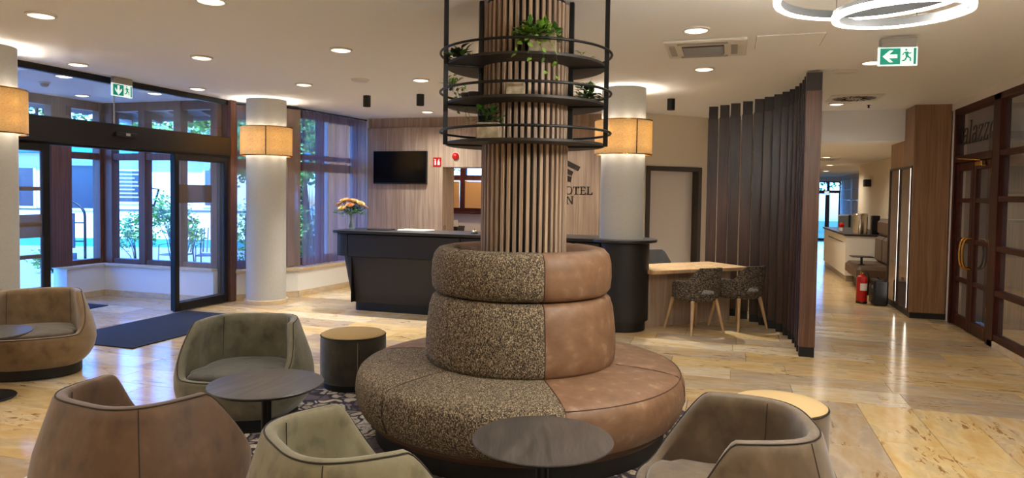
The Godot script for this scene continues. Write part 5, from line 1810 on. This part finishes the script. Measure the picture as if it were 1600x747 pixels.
# ---------------------------------------------------------------- tub armchairs, tables, poufs
func tub_point(phi: float, r: float, top: float) -> Vector2:
	# plan of the tub: rounded, narrower at the back towards the rim (phi 0 is the open front)
	var c := cos(phi)
	var s := sin(phi)
	var nn := 2.5 + 0.8 * top
	var k := pow(pow(absf(c), nn) + pow(absf(s), nn), -1.0 / nn)
	var x := s * k * r
	var z := c * k * r
	x *= 1.0 - top * 0.13 * clampf(-c, 0.0, 1.0)
	return Vector2(x, z * (0.97 if c < 0 else 0.87))

func outer_radius(y: float) -> float:
	var ys := [0.085, 0.10, 0.14, 0.20, 0.28, 0.36, 0.45, 0.55, 0.63, 0.70]
	var rs := [0.325, 0.352, 0.392, 0.428, 0.445, 0.440, 0.420, 0.388, 0.362, 0.340]
	for i in ys.size() - 1:
		if y <= ys[i + 1]:
			var t: float = clampf((y - ys[i]) / (ys[i + 1] - ys[i]), 0.0, 1.0)
			return lerpf(rs[i], rs[i + 1], t)
	return rs[ys.size() - 1]

func rim_height(phi: float) -> float:
	var a := absf(rad_to_deg(wrapf(phi, -PI, PI)))
	var t := clampf((a - 42.0) / 42.0, 0.0, 1.0)
	t = t * t * (3.0 - 2.0 * t)
	return lerpf(0.365, 0.70, pow(t, 0.9))

func make_armchair(label: String, cloth: Material, pipe: Material, p: Vector3, face: Vector2, seat_cloth: Material = null) -> Node3D:
	var t := thing("armchair", label, "armchair", p, atan2(face.x, face.y), "tub armchairs in the lounge")
	var n := 96
	var rows := 18
	var thick := 0.05
	var s := S()
	var P := []
	var rim := []
	for j in rows + 1:
		var row := []
		var f := float(j) / rows
		for i in n:
			var phi := TAU * i / n
			var h := rim_height(phi)
			var y := lerpf(0.085, h - 0.018, f)
			var q := tub_point(phi, outer_radius(y), clampf((y - 0.3) / 0.4, 0.0, 1.0))
			row.append(Vector3(q.x, y, q.y))
		P.append(row)
	# rounded top edge, then the inside down to the seat
	for e in [[0.008, -0.006], [0.022, 0.0], [thick - 0.014, -0.001], [thick - 0.002, -0.012]]:
		var row := []
		for i in n:
			var phi := TAU * i / n
			var h := rim_height(phi)
			var q := tub_point(phi, outer_radius(h) - e[0], clampf((h - 0.3) / 0.4, 0.0, 1.0))
			row.append(Vector3(q.x, h + e[1], q.y))
			if e[1] == -0.006: rim.append(Vector3(q.x, h - 0.006, q.y) + Vector3(q.x, 0, q.y).normalized() * 0.003)
		P.append(row)
	for j in range(1, 9):
		var row := []
		var f := j / 8.0
		for i in n:
			var phi := TAU * i / n
			var h := rim_height(phi)
			var y := lerpf(h - 0.012, 0.32, f)
			var rr := outer_radius(h) - thick - 0.004 + (0.02 * sin(f * PI * 0.6))
			var q := tub_point(phi, rr, clampf((y - 0.3) / 0.4, 0.0, 1.0))
			row.append(Vector3(q.x, y, q.y))
		P.append(row)
	grid(s, P, true, 2, true)
	obj("shell", s, cloth, t)
	# seat cushion
	s = S()
	P = []
	for e in [[0.80, 0.32], [0.99, 0.335], [1.02, 0.355], [1.01, 0.375], [0.97, 0.386], [0.85, 0.394], [0.5, 0.40], [0.02, 0.402]]:
		var row := []
		for i in n:
			var phi := TAU * i / n
			var inner := minf(outer_radius(rim_height(phi)), 0.40) - thick - 0.012
			if absf(wrapf(phi, -PI, PI)) < 0.8: inner = 0.375
			var q := tub_point(phi, inner * e[0], 0.2)
			row.append(Vector3(q.x, e[1], q.y))
		P.append(row)
	grid(s, P, true, 2, true)
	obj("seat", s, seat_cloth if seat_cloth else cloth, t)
	obj("piping", tb(rim, 0.0036, 6, true), pipe, t)
	for sg in [-1.0, 1.0]:
		var phi: float = deg_to_rad(130.0) * sg
		var a := []
		var b := []
		for j in 12:
			var f := j / 11.0
			var y := lerpf(0.12, 0.69, f)
			var q := tub_point(phi, outer_radius(y) + 0.0005, clampf((y - 0.3) / 0.4, 0.0, 1.0))
			a.append(Vector3(q.x, y, q.y))
		obj("seam", tb(a, 0.0022, 5), pipe, t)
		for j in 8:
			var y := lerpf(0.40, 0.685, j / 7.0)
			var q := tub_point(phi, outer_radius(0.70) - thick - 0.002, clampf((y - 0.3) / 0.4, 0.0, 1.0))
			b.append(Vector3(q.x, y, q.y))
		obj("seam", tb(b, 0.0018, 5), pipe, t)
	var base := []
	for i in 64:
		var phi := TAU * i / 64
		var q := tub_point(phi, 0.335, 0.0)
		base.append(Vector2(q.x, q.y))
	obj("base", pl(base, 0.008, 0.092, true), M.black_plinth, t)
	return t

func armchairs_tables():
	make_armchair("tan velvet tub armchair with nap shade coloured into the seat, standing nearest the blue entrance mat", M.velvet_tan, M.piping_dark, at(-5.66, 0, -4.40), Vector2(0.72, 0.70), M.velvet_tan_nap_shade)  # nap shading of the seat put into a darker cloth colour
	make_armchair("grey green velvet tub armchair with nap shade coloured olive into the seat, facing the viewer behind a round table", M.velvet_green, M.piping_dark, at(-3.17, 0, -3.98), Vector2(0.32, 0.94), M.velvet_olive)  # seat uses a darker cloth to stand for its nap shading
	make_armchair("brown velvet tub armchair seen from behind, facing the grey green armchair", M.velvet_brown, M.piping_dark, at(-2.53, 0, -2.50), Vector2(0.15, -0.99))
	make_armchair("pale sage velvet tub armchair seen from behind, between the two front tables", M.velvet_sage, M.piping_dark, at(-1.34, 0, -2.33), Vector2(0.6, -0.8))
	make_armchair("taupe brown velvet tub armchair seen from its side, in front of the pale topped pouf", M.velvet_taupe, M.piping_dark, at(0.02, 0, -2.98), Vector2(-0.97, 0.18))
	var k := 0
	for e in [[at(-2.50, 0, -3.31), "round dark table directly in front of the grey green armchair"], [at(-0.78, 0, -2.98), "round dark table standing close before the boucle side of the round sofa"], [at(-5.33, 0, -3.72), "round dark table before the tan armchair, only partly in view"]]:
		var t := thing("side_table", e[1], "table", e[0], 0.3 * k, "round dark side tables")
		k += 1
		obj("top", lt([Vector2(0, 0.485), Vector2(0.29, 0.485), Vector2(0.315, 0.494), Vector2(0.318, 0.498), Vector2(0.316, 0.502), Vector2(0.30, 0.503), Vector2(0, 0.503)], 72), M.table_top, t)
		obj("underside", lt([Vector2(0, 0.478), Vector2(0.288, 0.478), Vector2(0.292, 0.484), Vector2(0, 0.484)], 48), M.black_metal, t)
		obj("stem", lt([Vector2(0.028, 0.02), Vector2(0.028, 0.48)], 20), M.black_metal, t)
		obj("foot", lt([Vector2(0.0, 0.008), Vector2(0.21, 0.008), Vector2(0.212, 0.012), Vector2(0.205, 0.018), Vector2(0.03, 0.024)], 48), M.black_metal, t)
	for e in [[at(-2.93, 0, -5.0), "dark olive velvet round pouf with mustard top, standing alone at the rug edge", M.velvet_olive, M.pouf_top], [at(0.29, 0, -4.15), "round pouf with pale yellow top, mostly hidden behind the taupe armchair", M.velvet_taupe, M.pouf_top_pale]]:
		var t := thing("pouf", e[1], "pouf", e[0], 0.2, "velvet poufs")
		obj("base", lt([Vector2(0, 0.008), Vector2(0.235, 0.008), Vector2(0.235, 0.06), Vector2(0, 0.06)], 48), M.black_plinth, t)
		obj("side", lt([Vector2(0.1, 0.06), Vector2(0.25, 0.06), Vector2(0.262, 0.075), Vector2(0.266, 0.2), Vector2(0.265, 0.40), Vector2(0.262, 0.425), Vector2(0.255, 0.43), Vector2(0.1, 0.43)], 64), e[2], t)
		obj("top", lt([Vector2(0.1, 0.425), Vector2(0.252, 0.428), Vector2(0.256, 0.436), Vector2(0.24, 0.446), Vector2(0.15, 0.455), Vector2(0, 0.458)], 64), e[3], t)
		obj("piping", tb(circle(0.260, 64, 0.429), 0.0055, 6, true), M.piping_dark, t)
		for a in [0.45, 2.5, 4.6]:
			obj("seam", tb([Vector3(sin(a) * 0.2665, 0.08, cos(a) * 0.2665), Vector3(sin(a) * 0.2675, 0.25, cos(a) * 0.2675), Vector3(sin(a) * 0.266, 0.41, cos(a) * 0.266)], 0.0025, 5), M.piping_light, t)

# ---------------------------------------------------------------- chairs at the low desk
func make_desk_chair(called: String, label: String, cloth: Material, wood_m: Material, p: Vector3, face: Vector2, hi := 0.78) -> Node3D:
	var t := thing(called, label, "chair", p, atan2(face.x, face.y))
	# shell wraps the seat: back at -z; open at the front
	var n := 40
	var out := []
	var rows_h := [0.0, 0.12, 0.3, 0.5, 0.7, 0.85, 1.0]
	var s := S()
	var shell := []
	for pass_ in 2:
		var inset := 0.0 if pass_ == 0 else 0.045
		var P := []
		for f in rows_h:
			var row := []
			for i in n + 1:
				var phi := lerpf(-2.25, 2.25, float(i) / n)   # 0 is the back
				var a := absf(phi)
				var top := lerpf(hi, 0.61, smoothstep(0.55, 1.15, a)) - 0.05 * smoothstep(1.7, 2.25, a)
				var bot := 0.41 + 0.125 * (1.0 - smoothstep(0.35, 0.62, a))
				var y := lerpf(bot, top, f)
				var k := pow(pow(absf(sin(phi)), 2.6) + pow(absf(cos(phi)), 2.6), -1.0 / 2.6)
				var lean := (y - 0.4) * 0.16
				var flare := 0.92 + (y - 0.4) * 0.22
				row.append(Vector3(sin(phi) * k * (0.275 - inset) * flare, y, -cos(phi) * k * (0.27 - inset) * (0.95 if cos(phi) > 0 else 0.80) - (lean if cos(phi) > 0 else 0.0) * maxf(cos(phi), 0.0)))
			P.append(row)
		shell.append(P)
		grid(s, P, false, 2 + pass_, pass_ == 0)
	var A: Array = shell[0]
	var B: Array = shell[1]
	var last := rows_h.size() - 1
	grid(s, [A[last], B[last]], false, 5, true)
	grid(s, [B[0], A[0]], false, 6, true)
	for i in [0, n]:
		var ca := []
		var cb := []
		for j in rows_h.size():
			ca.append(A[j][i]); cb.append(B[j][i])
		grid(s, [ca, cb], false, 7)
	obj("backrest", s, cloth, t)
	# seat
	var se := S()
	var P2 := []
	for e in [[0.86, 0.375], [0.95, 0.385], [0.98, 0.42], [0.97, 0.455], [0.9, 0.475], [0.5, 0.483], [0.02, 0.485]]:
		var row := []
		for i in 48:
			var q := tub_point(TAU * i / 48, 0.245 * e[0], 0.0)
			row.append(Vector3(q.x, e[1], q.y))
		P2.append(row)
	grid(se, P2, true, 2, true)
	obj("seat", se, cloth, t)
	for q in [[-1, -1], [1, -1], [1, 1], [-1, 1]]:
		obj("leg", tb([at(q[0] * 0.245, 0.0, q[1] * 0.245), at(q[0] * 0.175, 0.39, q[1] * 0.175)], [0.013, 0.024], 8), wood_m, t)
	return t

func desk_chairs():
	make_desk_chair("tub_chair", "left tweed tub chair with pale wooden legs at the low desk", M.tweed, M.pale_oak, at(-0.38, 0, -8.46), Vector2(-0.69, -0.72))
	make_desk_chair("tub_chair", "right tweed tub chair with pale wooden legs, nearest the slatted screen", M.tweed, M.pale_oak, at(0.12, 0, -8.90), Vector2(-0.72, -0.69))
	make_desk_chair("tub_chair", "plain grey low back chair behind the low desk, before the door", M.grey_wool, M.black_metal, at(-0.84, 0, -9.85), Vector2(0.69, 0.72), 0.83)

# ---------------------------------------------------------------- curved slat screen
func slat_screen():
	var t := thing("slat_screen", "curved room divider of tall walnut slats with shade tinted into them, on black feet", "screen")
	var tops := [[-0.32, -10.04], [-0.17, -9.90], [-0.03, -9.74], [0.12, -9.57], [0.26, -9.38], [0.37, -9.19], [0.47, -8.99], [0.55, -8.80], [0.615, -8.60], [0.655, -8.39], [0.68, -8.17], [0.69, -7.95], [0.69, -7.74]]
	var k := 0
	for p in tops:
		var x: float = p[0] + 0.068
		var z: float = p[1]
		var sl := obj("slat", bx(at(x, 1.39, z), at(0.136, 2.58, 0.05), 0.003), M.walnut_shaded if k % 2 else M.walnut_b, t)  # both slat woods carry the shade in their tint, unlike the post
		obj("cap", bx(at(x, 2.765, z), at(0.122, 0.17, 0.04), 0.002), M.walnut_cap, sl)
		obj("foot", bx(at(x, 0.05, z), at(0.125, 0.10, 0.042), 0.002), M.black_plinth, sl)
		k += 1
	var post := obj("end_post", bx(at(0.768, 1.385, -7.53), at(0.15, 2.57, 0.10), 0.003), M.walnut, t)
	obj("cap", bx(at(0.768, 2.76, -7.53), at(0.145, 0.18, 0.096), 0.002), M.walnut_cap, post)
	obj("foot", bx(at(0.768, 0.05, -7.53), at(0.142, 0.10, 0.094), 0.002), M.black_plinth, post)

# ---------------------------------------------------------------- ceiling fittings
func downlight(p: Vector3, label: String, r: float, energy: float, col: Color, group := "", spot := 80.0):
	var d := thing("ceiling_downlight", label, "downlight", p, 0.0, group if group else "round ceiling downlights")
	obj("trim_ring", lt([Vector2(r, 0.0), Vector2(r + 0.018, 0.0), Vector2(r + 0.016, -0.012), Vector2(r, -0.016), Vector2(r, 0.0)], 32), M.white_plastic, d)
	obj("lamp_glass", lt([Vector2(0.0, -0.022), Vector2(r * 0.62, -0.022), Vector2(r * 0.66, -0.018), Vector2(r * 0.68, -0.008), Vector2(r, -0.008)], 32), M.lamp_disc, d)
	var l := SpotLight3D.new()
	l.name = "lamp_light"
	l.light_color = col
	l.light_energy = energy
	l.light_size = r * 0.8
	l.spot_angle = spot
	l.spot_angle_attenuation = 1.0
	l.spot_range = 14.0
	l.spot_attenuation = 2.0
	l.shadow_enabled = true
	l.position = at(0, -0.035, 0)
	l.basis = Basis.looking_at(Vector3.DOWN, Vector3.FORWARD)
	d.add_child(l)

func exit_sign(called_label: String, p: Vector3, turn: float, arrow_down: bool):
	var e := thing("exit_sign", called_label, "exit sign", p, turn)
	obj("housing", bx(at(0, 0.085, 0), at(0.26, 0.07, 0.055), 0.006), M.grey_plastic, e)
	obj("sign_panel", bx(at(0, -0.02, 0), at(0.285, 0.145, 0.018), 0.004), M.sign_white, e)
	obj("sign_field", sp(at(-0.128, -0.082, 0.0092), at(0.018, 0.042, 0.0105)), M.sign_green, e)
	obj("sign_field", sp(at(0.112, -0.082, 0.0092), at(0.130, 0.042, 0.0105)), M.sign_green, e)
	var a := [Vector2(-0.055, 0), Vector2(-0.005, 0.045), Vector2(0.022, 0.045), Vector2(-0.012, 0.014), Vector2(0.05, 0.014), Vector2(0.05, -0.014), Vector2(-0.012, -0.014), Vector2(0.022, -0.045), Vector2(-0.005, -0.045)]
	var x := Transform3D(Basis(Vector3.BACK, PI / 2 if arrow_down else 0.0), at(-0.055, -0.02, 0))
	obj("sign_arrow", ex(a, 0.0106, 0.012, x), M.sign_white, e)
	# running figure
	var m := S()
	var head := []
	for i in 12: head.append(Vector2(0.058 + 0.0085 * cos(TAU * i / 12), 0.029 + 0.0085 * sin(TAU * i / 12)))
	extrude(m, head, 0.0092, 0.0112)
	for seg in [[Vector2(0.060, 0.016), Vector2(0.066, -0.022), 0.011], [Vector2(0.060, 0.012), Vector2(0.040, 0.004), 0.0045], [Vector2(0.040, 0.004), Vector2(0.034, -0.012), 0.0045], [Vector2(0.064, 0.012), Vector2(0.084, 0.0), 0.0045], [Vector2(0.084, 0.0), Vector2(0.096, 0.008), 0.0045], [Vector2(0.068, -0.022), Vector2(0.090, -0.034), 0.006], [Vector2(0.090, -0.034), Vector2(0.090, -0.060), 0.0055], [Vector2(0.063, -0.022), Vector2(0.052, -0.050), 0.006], [Vector2(0.052, -0.050), Vector2(0.030, -0.054), 0.0055]]:
		var d: Vector2 = (seg[1] - seg[0]).normalized()
		var nn: Vector2 = Vector2(-d.y, d.x) * seg[2]
		extrude(m, [seg[0] - nn, seg[1] - nn, seg[1] + nn, seg[0] + nn], 0.0092, 0.0112)
	obj("sign_figure", m, M.sign_green, e)

func led_ring(label: String, c: Vector3, r: float, tilt: Vector3):
	var t := thing("ring_lamp", label, "pendant lamp", c, 0.0, "ring pendant lamps")
	var b := Basis.from_euler(tilt)
	t.basis = b
	obj("ring_body", lt([Vector2(r - 0.016, 0.0), Vector2(r + 0.010, 0.0), Vector2(r + 0.010, 0.034), Vector2(r - 0.016, 0.034), Vector2(r - 0.016, 0.0)], 120), M.black_plinth, t)
	obj("ring_light", lt([Vector2(r - 0.012, 0.0), Vector2(r - 0.010, -0.007), Vector2(r, -0.010), Vector2(r + 0.012, -0.007), Vector2(r + 0.0145, 0.002), Vector2(r + 0.0145, 0.016), Vector2(r + 0.0102, 0.016)], 120), M.ring_led, t)
	for i in 3:
		var a := TAU * i / 3.0 + 0.6
		var p := Vector3(sin(a) * r, 0.034, cos(a) * r)
		var top := b.inverse() * (Vector3((b * p).x, CEIL - 0.002 - c.y, (b * p).z))
		obj("cable", tb([p, top], 0.0018, 5), M.black_metal, t)
	for i in 8:
		var a := TAU * i / 8.0
		var l := OmniLight3D.new()
		l.name = "ring_glow"
		l.light_color = Color(1.0, 0.985, 0.95)
		l.light_energy = 0.36 * r / 0.45
		l.light_size = 0.02
		l.omni_range = 12.0
		l.omni_attenuation = 2.0
		l.shadow_enabled = true
		l.position = Vector3(sin(a) * (r + 0.045), -0.03, cos(a) * (r + 0.045))
		t.add_child(l, true)

func ceiling_fittings():
	var col := Color(1.0, 0.99, 0.96)
	for z in [-5.47, -7.14, -3.85, -2.3, -0.75, 0.8, 2.4]:
		for x in [-6.42, -4.87, -3.35, -0.28, 1.22]:
			if z > -5.0 and x < -6.0 and z < -4.0: continue
			var lab := "round white downlight of the unseen rows, added to light the lounge"  # rows nearer the viewer are unseen, added for their light
			if z == -5.47: lab = {-6.42: "round downlight nearest the column at the left edge", -4.87: "second round downlight of the front row, right of the entrance glass", -3.35: "round downlight above the empty floor, left of the plant rack", -0.28: "round downlight just in front of the square air conditioner", 1.22: "round downlight seen through the ring pendant lamps"}[x]
			elif z == -7.14: lab = {-6.42: "round downlight nearest the exit sign over the entrance", -4.87: "round downlight above the lamp column by the curtains", -3.35: "round downlight of the back row, left of the plant rack posts", -0.28: "round downlight just behind the square air conditioner", 1.22: "round downlight beside the green exit sign on the right"}[x]
			downlight(at(x, CEIL, z), lab, 0.085, 1.16, col)
	downlight(at(-4.55, CEIL, -9.95), "round downlight nearest the television wall", 0.085, 5.5, col)
	downlight(at(-2.6, CEIL, -9.6), "unseen round downlight behind the pillar, added to brighten the reception wall", 0.085, 6.5, col)  # lamp out of sight, added to brighten the back wall
	downlight(at(1.32, CEIL, -10.15), "round downlight beside the round air outlet, right of the slat screen", 0.085, 1.2, col)
	for p in [[-7.25, -6.0, "first downlight inside the vestibule behind the entrance glass"], [-8.5, -7.3, "vestibule downlight deepest in the corner by the yard windows"], [-8.55, -6.1, "vestibule downlight nearest the outer door"], [-7.3, -7.35, "vestibule downlight nearest the right end of the transom"]]:
		downlight(at(p[0], CEIL, p[1]), p[2], 0.085, 0.8, Color(1.0, 0.98, 0.94), "vestibule downlights")
	# black spot cylinders
	for p in [[-4.62, -8.19, "black ceiling spot cylinder in front of the television, left of a pair"], [-3.86, -8.22, "black ceiling spot cylinder, right of the pair by the television"], [-0.77, -9.28, "black ceiling spot cylinder above the low oak desk"]]:
		var t := thing("ceiling_spot", p[2], "spotlight", at(p[0], CEIL, p[1]), 0.0, "black ceiling spots")
		obj("housing", lt([Vector2(0.0, -0.13), Vector2(0.038, -0.13), Vector2(0.05, -0.145), Vector2(0.05, 0.0), Vector2(0, 0.0)], 32), M.black_metal, t)
		obj("lamp_glass", lt([Vector2(0.0, -0.132), Vector2(0.036, -0.132), Vector2(0.036, -0.130), Vector2(0, -0.130)], 24), M.lamp_disc, t)
		var l := SpotLight3D.new()
		l.name = "spot_light"
		l.light_color = col
		l.light_energy = 7.5
		l.light_size = 0.035
		l.spot_angle = 48.0
		l.spot_angle_attenuation = 0.8
		l.spot_range = 12.0
		l.spot_attenuation = 2.0
		l.shadow_enabled = true
		l.position = at(0, -0.152, 0)
		l.basis = Basis.looking_at(Vector3.DOWN, Vector3.FORWARD)
		t.add_child(l)
	exit_sign("green exit sign with left arrow hanging below the right part of the ceiling", at(1.21, 2.73, -6.06), 0.12, false)
	exit_sign("green exit sign with down arrow above the entrance glass", at(-6.72, 2.745, -6.285), PI / 2, true)
	led_ring("larger glowing white ring pendant at the top right", at(0.53, 2.435, -3.19), 0.36, Vector3(0.0, 0, 0.0))
	led_ring("smaller glowing white ring pendant hung lower inside the larger ring", at(0.68, 2.395, -3.36), 0.258, Vector3(0.03, 0, 0.02))
	# air conditioning cassette
	var ac := thing("air_conditioner", "square white ceiling air conditioner with louvred grille", "air conditioner", at(-0.23, CEIL - 0.001, -6.13))
	obj("fascia", bx(at(0, -0.012, 0), at(0.66, 0.024, 0.66), 0.008), M.white_plastic, ac)
	obj("grille", bx(at(-0.02, -0.027, 0), at(0.34, 0.008, 0.34), 0.002), M.bench_leather, ac)
	for i in 12:
		obj("louvre", bx(at(-0.02, -0.034, -0.155 + i * 0.028), at(0.33, 0.004, 0.016), 0.001, Basis(Vector3.RIGHT, 0.9)), M.grey_plastic, ac)
	for e in [[-0.27, 0.0, 0.05, 0.4], [0.23, 0.0, 0.05, 0.4], [-0.02, -0.26, 0.4, 0.05], [-0.02, 0.26, 0.4, 0.05]]:
		obj("flap", bx(at(e[0], -0.027, e[1]), at(e[2], 0.008, e[3]), 0.003), M.grey_plastic, ac)
	# access panel
	var ap := thing("access_panel", "flush painted access panel with thin joint in the ceiling right of the air conditioner", "ceiling panel", at(0.42, CEIL, -6.05))
	obj("plate", bx(at(0, -0.003, 0), at(0.50, 0.006, 0.50), 0.001), M.ceiling_paint, ap)
	var sd := S()
	for e in [[-0.254, 0, 0.003, 0.51], [0.254, 0, 0.003, 0.51], [0, -0.254, 0.51, 0.002], [0, 0.254, 0.51, 0.002]]:
		box(sd, at(e[0], -0.001, e[1]), at(e[2], 0.002, e[3]))
	obj("joint", sd, M.grey_plastic, ap)
	# round swirl outlet
	var ov := thing("swirl_outlet", "round slotted swirl air outlet in a square plate near the corridor", "vent", at(1.45, CEIL, -9.62))
	obj("plate", bx(at(0, -0.006, 0), at(0.60, 0.012, 0.60), 0.004), M.white_plastic, ov)
	obj("disc", lt([Vector2(0, -0.014), Vector2(0.25, -0.014), Vector2(0.255, -0.012), Vector2(0.255, -0.01)], 40), M.grey_plastic, ov)
	for i in 16:
		var a := TAU * i / 16
		obj("slot", bx(Vector3(sin(a) * 0.165, -0.016, cos(a) * 0.165), at(0.012, 0.004, 0.15), 0.0, Basis(Vector3.UP, a + 0.35)), M.dark_void, ov)
	for e in [[at(-4.03, CEIL, -6.99), 0.10, 0.022, "flat round ceiling loudspeaker between two downlights"], [at(1.05, CEIL, -7.6), 0.12, 0.012, "flat round ceiling cover behind the right exit sign"]]:
		var q := obj("ceiling_cover", lt([Vector2(0, -e[2]), Vector2(e[1] * 0.9, -e[2]), Vector2(e[1], -e[2] * 0.4), Vector2(e[1], 0)], 40), M.white_plastic)
		q.position = e[0]
		tag(q, e[3], "ceiling cover")
	var sm := thing("smoke_detector", "white smoke detector on the vestibule ceiling behind the glass", "smoke detector", at(-7.95, CEIL, -6.32))
	obj("base", lt([Vector2(0, -0.02), Vector2(0.06, -0.02), Vector2(0.06, 0)], 24), M.white_plastic, sm)
	obj("sensor_head", lt([Vector2(0, -0.055), Vector2(0.03, -0.055), Vector2(0.045, -0.04), Vector2(0.045, -0.02)], 24), M.grey_plastic, sm)
	var s2 := obj("sprinkler", lt([Vector2(0, -0.04), Vector2(0.012, -0.04), Vector2(0.012, -0.008), Vector2(0.022, -0.006), Vector2(0.022, 0)], 16), M.dark_frame)
	s2.position = at(1.75, CEIL, -10.4)
	tag(s2, "tiny dark sprinkler head in the ceiling before the corridor step", "sprinkler")

func small_things():
	pass
